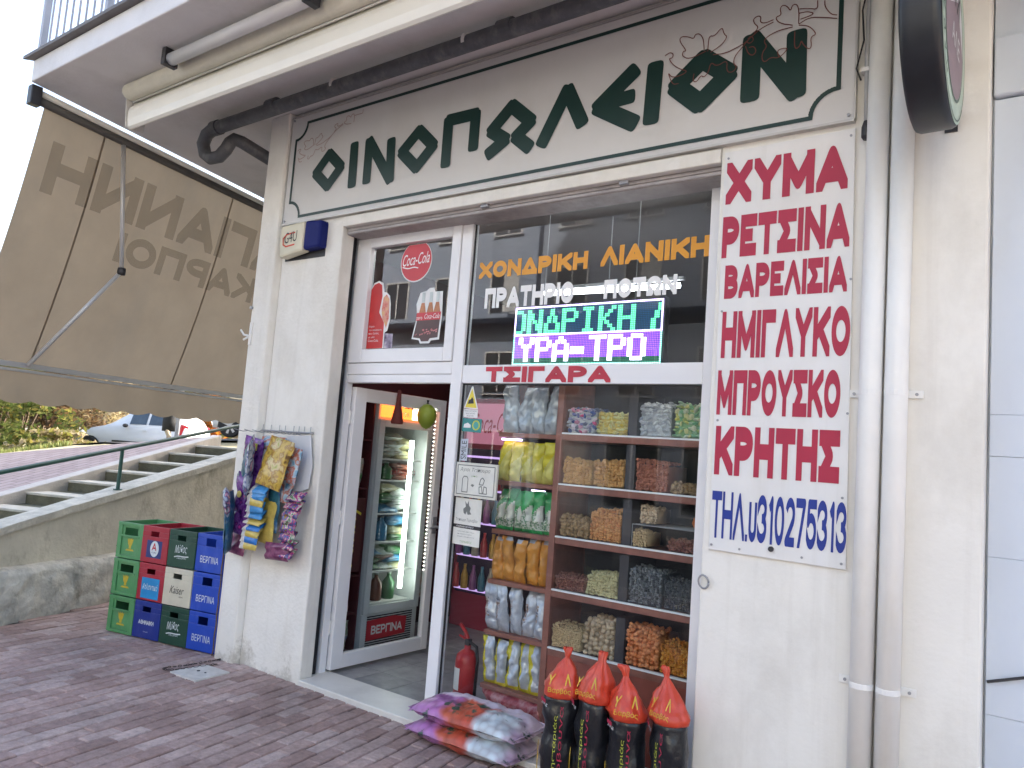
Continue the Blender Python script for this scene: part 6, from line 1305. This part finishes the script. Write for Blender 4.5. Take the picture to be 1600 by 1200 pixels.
shrub('yellowing_shrub', 26, 25, 2.2, 2.6, YG+OL, 2600, 'yellow-green shrub second from the left under the awning', seed=2)
shrub('dark_green_tree', 58, 28, 2.8, 3.4, OL, 3000, 'dark green bushy tree behind the yellow-green shrub', 'tree', .09, seed=3)
shrub('brown_shrub', 82, 27, 1.9, 2.6, BRo, 2600, 'brown autumn shrub between the green bushes and the pale one', seed=4)
shrub('russet_shrub', 112, 33, 1.9, 2.8, BRo+PALE, 2400, 'russet thin-leaved shrub beside the white car bonnet', seed=5)
shrub('pale_shrub', 150, 33, 1.9, 3.0, PALE, 2600, 'pale sunlit shrub rising behind the white car bonnet', seed=6)
shrub('tan_shrub', 195, 35, 2.8, 3.2, BRo+PALE, 2600, 'tan shrub behind the white car roof', seed=7)
shrub('low_yellow_shrub', 92, 22.6, 1.5, .55, PALE+YG, 1400, 'low straw-coloured ground shrub at the foot of the brown shrub', seed=8, trunk=.02)
shrub('orange_shrub', 326, 27, 1.0, 2.1, OR_, 2600, 'bright orange autumn shrub between the two white cars', seed=9)
for k, (px, D_) in enumerate(((20, 40), (110, 44), (230, 42), (330, 46))): shrub('far_tree', px, D_, 6, 6.5, OL+BRo, 2600, f'{["dull green far tree at the left behind the verge shrubs", "dull far tree behind the russet shrub", "dull far tree behind the white car", "dull far tree behind the orange shrub"][k]}', 'tree', .16, seed=20+k, leaf=.22, group='far trees')

# cars --------------------------------------------------------------------------
CPAINT = mat('white_car_paint', (.74, .75, .77), .25, var=.02, coat=.6); CGLASS = mat('car_window_glass', (.045, .06, .075), .08, var=.2, spec=.8); TYRE = mat('tyre_rubber', (.018, .018, .02), .8); RIM = mat('alloy_rim', (.42, .43, .45), .35, metal=.6, var=.05); TRIM = mat('black_trim', (.03, .03, .032), .6)
def car(label, loc, heading, stations, wheels, group='white cars parked beyond the stairs', Lc=3.6):
    t = thing('parked_car', label, 'car', (0, 0, 0), group); t.location = loc; t.rotation_euler = (0, 0, heading); ORG[t.name] = Vector()
    def sec(st):
        x, w_, zb, zs, wr, zr = st; h = []
        for s in (1, -1):
            L_ = [(w_*.86, zb), (w_*.97, zb+.14), (w_, (zb+zs)/2+.05), (w_*.965, zs)]
            if zr > zs+.03: L_ += [(wr+(w_*.955-wr)*.45, zs+(zr-zs)*.55), (wr, zr-.05), (wr*.8, zr)]
            else: L_ += [(w_*.90, zs+.012), (w_*.7, zs+.03), (w_*.35, zs+.045)]
            h.append([(x, s*a, b) for a, b in L_])
        return h[0]+h[1][::-1]
    rings = [sec(s) for s in stations]; n = len(rings[0]); mb = MB(); vs = [p for g in rings for p in g]; fs = []
    for i in range(len(rings)-1):
        for k in range(n): fs.append((i*n+k, i*n+(k+1) % n, (i+1)*n+(k+1) % n, (i+1)*n+k))
    fs += [tuple(reversed(range(n))), tuple(range((len(rings)-1)*n, len(rings)*n))]; mb.add(vs, fs); body = mb.build('body', CPAINT, t, smooth=True)
    body.data.polygons.foreach_set('use_smooth', [len(p.vertices) < 5 for p in body.data.polygons])
    # glasshouse: side windows and screens laid on the shell a few mm proud
    def lerp(i, f, k): a, b = Vector(rings[i][k]), Vector(rings[i+1][k]); return a.lerp(b, f)
    for nm, i0, f0, i1, f1 in (('front_side_window', 4, .25, 5, .85), ('rear_side_window', 6, .06, 7, .55)):
        for sd in (0, 1):
            ks = (3, 4, 5) if sd == 0 else (n-4, n-5, n-6); q = MB(); cols = []
            for (i, f) in ((i0, f0), (i0, .99) if i0 != i1 else (i0, .6), (i1, f1)):
                pts = [lerp(i, f, k) for k in ks]; pts[0] = pts[0].lerp(pts[1], .15); pts[2] = pts[1].lerp(pts[2], .85)
                cols.append([p+Vector((0, (.012 if sd == 0 else -.012), .004)) for p in pts])
            for a in range(len(cols)-1):
                for b in range(2): q.quad(cols[a][b], cols[a+1][b], cols[a+1][b+1], cols[a][b+1])
            q.build(nm, CGLASS, t)
    for nm, i, j in (('windscreen', 3, 4), ('rear_window', len(stations)-3, len(stations)-2)):
        a, b = rings[i], rings[j]; q = MB()
        lo, hi = (a, b) if nm == 'windscreen' else (b, a); dx_ = .015 if nm == 'windscreen' else -.015
        P = [Vector(lo[6]).lerp(Vector(hi[6]), .12), Vector(lo[n-7]).lerp(Vector(hi[n-7]), .12), Vector(hi[n-7]).lerp(Vector(lo[n-7]), .1), Vector(hi[6]).lerp(Vector(lo[6]), .1)]
        q.add([p+Vector((dx_, 0, .015)) for p in P], [(0, 1, 2, 3)]); q.build(nm, CGLASS, t)
    for x in wheels:
        for s in (1, -1):
            w_ = thing('wheel', None, None, (0, 0, 0)); w_.parent = t; ORG[w_.name] = Vector(); del_ = None
            y0 = s*.80
            MB().lathe([(.20, y0-.09), (.275, y0-.085), (.29, y0-.05), (.29, y0+.05), (.275, y0+.085), (.20, y0+.09)], (x, 0, .29), 24, 'y').build('tyre', TYRE, w_, smooth=False)
            r = MB(); yy = y0+s*.088; r.lathe([(.035, yy-.01), (.035, yy+.006)], (x, 0, .29), 12, 'y'); r.lathe([(.20, yy-.025), (.205, yy+.004), (.185, yy+.005)], (x, 0, .29), 24, 'y') if False else None
            for k in range(7):
                a = 2*math.pi*k/7; d = Vector((math.cos(a), 0, math.sin(a))); e = Vector((-math.sin(a), 0, math.cos(a))); c = Vector((x, yy, .29))
                r.extr([c+d*.03-e*.02, c+d*.195-e*.032, c+d*.195+e*.032, c+d*.03+e*.02], (0, s*.006, 0))
            r.build('rim', RIM, w_)
            aw = MB(); aw.extr([(x+.33*math.cos(R(a)), s*.827, .29+.33*math.sin(R(a))) for a in range(-10, 191, 20)], (0, s*.006, 0)); aw.build('wheel_arch', TRIM, t)
    for s in (1, -1):
        xr = stations[-2][0]; tl_ = MB(); tl_.extr([(xr-.02, s*.70, .72), (xr-.16, s*.825, .74), (xr-.10, s*.79, 1.12), (xr+.02, s*.66, 1.08)], (-.05, s*.02, 0)); tl_.build('tail_light', mat('tail_lamp_red', (.45, .015, .03), .2), t)
        hl = MB(); x0 = stations[0][0]; hl.extr([(x0+.06, s*.45, .62), (x0+.32, s*.80, .68), (x0+.30, s*.77, .82), (x0+.10, s*.5, .74)], (-.02, s*.02, .02)); hl.build('headlight', mat('headlamp_glass', (.6, .62, .65), .1), t)
        mr = MB(); mr.lathe([(0, -.07), (.05, -.06), (.06, 0), (.05, .06), (0, .07)], (stations[4][0]+.05, s*.90, .98), 10, 'y'); mr.build('mirror', TRIM, t, smooth=True)
        sd = MB(); sd.box(stations[2][0]+.65, stations[-3][0]-.45, min(s*.815, s*.84), max(s*.815, s*.84), .48, .53); sd.build('side_trim', TRIM, t)
        hd_ = MB(); hd_.box(1.95-Lc/2+.3, 2.08-Lc/2+.3, min(s*.81, s*.845), max(s*.81, s*.845), .86, .885); hd_.build('door_handle', CPAINT, t)
    xr = stations[-1][0]
    MB().box(xr-.02, xr+.03, -.70, .70, .32, .40).build('bumper_trim', TRIM, t); MB().box(xr-.01, xr+.018, -.24, .24, .60, .70).build('number_plate', mat('plate_white', (.6, .6, .6), .5), t)
ST1 = [(-1.8, .55, .34, .60, .5, .60), (-1.68, .72, .22, .72, .6, .72), (-1.1, .80, .20, .86, .6, .86), (-.78, .815, .20, .93, .6, .93), (-.10, .82, .20, .98, .60, 1.40), (.35, .82, .20, 1.0, .62, 1.48), (.55, .82, .20, 1.0, .62, 1.48), (1.30, .82, .22, 1.02, .60, 1.44), (1.62, .80, .24, 1.03, .57, 1.28), (1.74, .76, .28, .98, .5, .98), (1.80, .66, .34, .80, .5, .80)]
p = at_d(222, 690, 26); hd_ang = math.atan2(.52, .85)   # body x axis runs from nose to tail
car('white hatchback parked beyond the ramp with its nose to the left', (p.x, p.y, .79), hd_ang, ST1, (-1.14, 1.18))
p = at_d(450, 668, 20.5); car('white car mostly hidden behind the shop pillar, only its front wheel showing', (p.x, p.y, hz(p.x, p.y)+.10), R(32), ST1, (-1.14, 1.18))
p = at_d(-4, 700, 24); 
# grey post and the walker beside the car
p = at_d(275, 690, 19.6); o = MB().lathe([(.05, -.05), (.05, 3.2)], (p.x, p.y, hz(p.x, p.y)), 12).build('post', mat('post_grey', (.26, .27, .30), .5)); o.name = 'sign_post'; tag(o, 'plain grey metal post standing beside the walking person', 'post')
def person(loc, heading):
    t = thing('person', 'person in a long dark coat and beige trousers walking beyond the stairs', 'person', (0, 0, 0)); t.location = loc; t.rotation_euler = (0, 0, heading); ORG[t.name] = Vector()
    J = {'pelvis': ((0, 0, .92), .13), 'waist': ((0, 0, 1.10), .12), 'chest': ((0, .0, 1.32), .145), 'neck': ((0, 0, 1.48), .055), 'head0': ((0, .01, 1.56), .085), 'head': ((0, .015, 1.66), .10), 'crown': ((0, .0, 1.735), .06),
         'hl': ((.09, 0, .88), .095), 'kl': ((.10, .14, .50), .062), 'al': ((.10, .10, .09), .042), 'tl': ((.10, .26, .035), .034), 'hr': ((-.09, 0, .88), .095), 'kr': ((-.10, .02, .48), .062), 'ar': ((-.10, -.22, .12), .042), 'tr': ((-.10, -.08, .04), .034),
         'sl': ((.18, 0, 1.40), .065), 'el': ((.24, -.10, 1.13), .045), 'wl': ((.22, .03, .90), .032), 'ml': ((.21, .06, .82), .034), 'sr': ((-.18, 0, 1.40), .065), 'er': ((-.24, .08, 1.13), .045), 'wr': ((-.22, .20, .92), .032), 'mr': ((-.21, .24, .84), .034)}
    E_ = [('pelvis', 'waist'), ('waist', 'chest'), ('chest', 'neck'), ('neck', 'head0'), ('head0', 'head'), ('head', 'crown'), ('pelvis', 'hl'), ('hl', 'kl'), ('kl', 'al'), ('al', 'tl'), ('pelvis', 'hr'), ('hr', 'kr'), ('kr', 'ar'), ('ar', 'tr'), ('chest', 'sl'), ('sl', 'el'), ('el', 'wl'), ('wl', 'ml'), ('chest', 'sr'), ('sr', 'er'), ('er', 'wr'), ('wr', 'mr')]
    ks = list(J); me = bpy.data.meshes.new('body'); me.from_pydata([J[k][0] for k in ks], [(ks.index(a), ks.index(b)) for a, b in E_], []); o = bpy.data.objects.new('body', me); COL.objects.link(o); o.parent = t
    md = o.modifiers.new('skin', 'SKIN'); sk = me.skin_vertices[0].data
    for i, k in enumerate(ks): sk[i].radius = (J[k][1], J[k][1]); sk[i].use_root = (k == 'pelvis')
    o.modifiers.new('sub', 'SUBSURF').levels = 2; o.modifiers['sub'].render_levels = 2
    me.materials.append(mat('beige_trousers', (.36, .29, .20), .8, var=.08))
    cm = mat('dark_coat', (.018, .02, .024), .8, var=.2); b = MB()
    b.lathe([(.175, .36), (.18, .6), (.185, .95), (.175, 1.12), (.20, 1.32), (.185, 1.42), (.08, 1.50)], (0, 0, 0), 20); c = b.build('coat', cm, t, smooth=True)
    for v in c.data.vertices: v.co.y *= .72
    for s, e, w_ in (('sl', 'el', 'wl'), ('sr', 'er', 'wr')): MB().tube([J[s][0], J[e][0], J[w_][0]], [.085, .065, .05], 12).build('sleeve', cm, t, smooth=True)
    MB().lathe([(0, 1.60), (.10, 1.64), (.115, 1.70), (.085, 1.76), (0, 1.785)], (0, -.012, 0), 14).build('hair', mat('dark_hair', (.02, .014, .01), .7), t, smooth=True)
    for x in (.038, -.038): MB().lathe([(0, -.008), (.011, 0), (0, .008)], (x, .105, 1.67), 8, 'y').build('eye', BLACKINK, t)
    MB().lathe([(0, .0), (.018, .01), (.008, .05)], (0, .10, 1.615), 8).build('nose', mat('skin', (.5, .32, .24), .6), t); MB().box(-.022, .022, .098, .108, 1.59, 1.597).build('mouth', mat('lip', (.35, .14, .12), .6), t)
    for s in (.10, -.10): MB().box(s-.05, s+.05, (-.02 if s > 0 else -.30)+.06, (.30 if s > 0 else -.02)+.02, 0, .07).build('shoe', mat('pale_shoe', (.45, .40, .32), .6), t, bevel=.02)
p = at_d(262, 690, 19.8); person((p.x, p.y, hz(p.x, p.y)+.02), R(100))

# buildings across the street (they show as reflections in the glass)
def across(name, x0, x1, h, col, label, wins, seed):
    t = thing(name, label, 'building', ((x0+x1)/2, -20, 0), 'buildings across the street'); m = mat('wall_'+name, col, .8, var=.05, scale=.6, stain=[c*.75 for c in col], stain_amt=.4, stain_scale=.5)
    MB().box(x0, x1, -29, -19, -.1, h).build('wall', m, t); fm = mat('window_frame_grey', (.62, .63, .65), .5); gm = mat('dark_window_glass', (.04, .05, .06), .08, spec=.8)
    wd = (x1-x0)/wins; shf = mat('shutter_pale', (.5, .52, .54), .6)
    for fl in range(int(h/3.1)):
        for k in range(wins):
            cx = x0+wd*(k+.5); z = 1.0+3.1*fl if fl else .3; ww, hh = (.62, 1.5) if fl else (.95, 2.3)
            f = MB(); f.box(cx-ww-.07, cx-ww, -19.000, -18.920, z-.07, z+hh+.07); f.box(cx+ww, cx+ww+.07, -19.000, -18.920, z-.07, z+hh+.07); f.box(cx-ww, cx+ww, -19.000, -18.920, z+hh, z+hh+.07); f.box(cx-ww-.1, cx+ww+.1, -19.000, -18.860, z-.11, z-.071); f.box(cx-.03, cx+.03, -18.990, -18.940, z, z+hh)
            wo = f.build('window', fm, t); MB().box(cx-ww, cx-.031, -19.000, -18.965, z, z+hh).build('pane', gm, wo); MB().box(cx+.031, cx+ww, -19.000, -18.965, z, z+hh).build('pane', gm if (k+fl) % 3 else shf, wo)
        if fl and fl % 2 == 0: MB().box(x0+.4, x1-.4, -18.990, -17.900, 3.1*fl+.55, 3.1*fl+.70).build('balcony', m, t)
    MB().box(x0-.1, x1+.1, -19.150, -18.800, h, h+.3).build('cornice', CONCTOP, t)
across('apartment_house', -30.5, -16.2, 13.5, (.27, .33, .44), 'pale blue-grey apartment house across the street, left one', 5, 1)
across('corner_house', -16.0, -2.0, 13.0, (.28, .33, .42), 'light grey house across the street, middle one', 5, 2)
across('cream_house', -1.8, 9.5, 13.6, (.42, .40, .35), 'cream house across the street, right one', 4, 3)
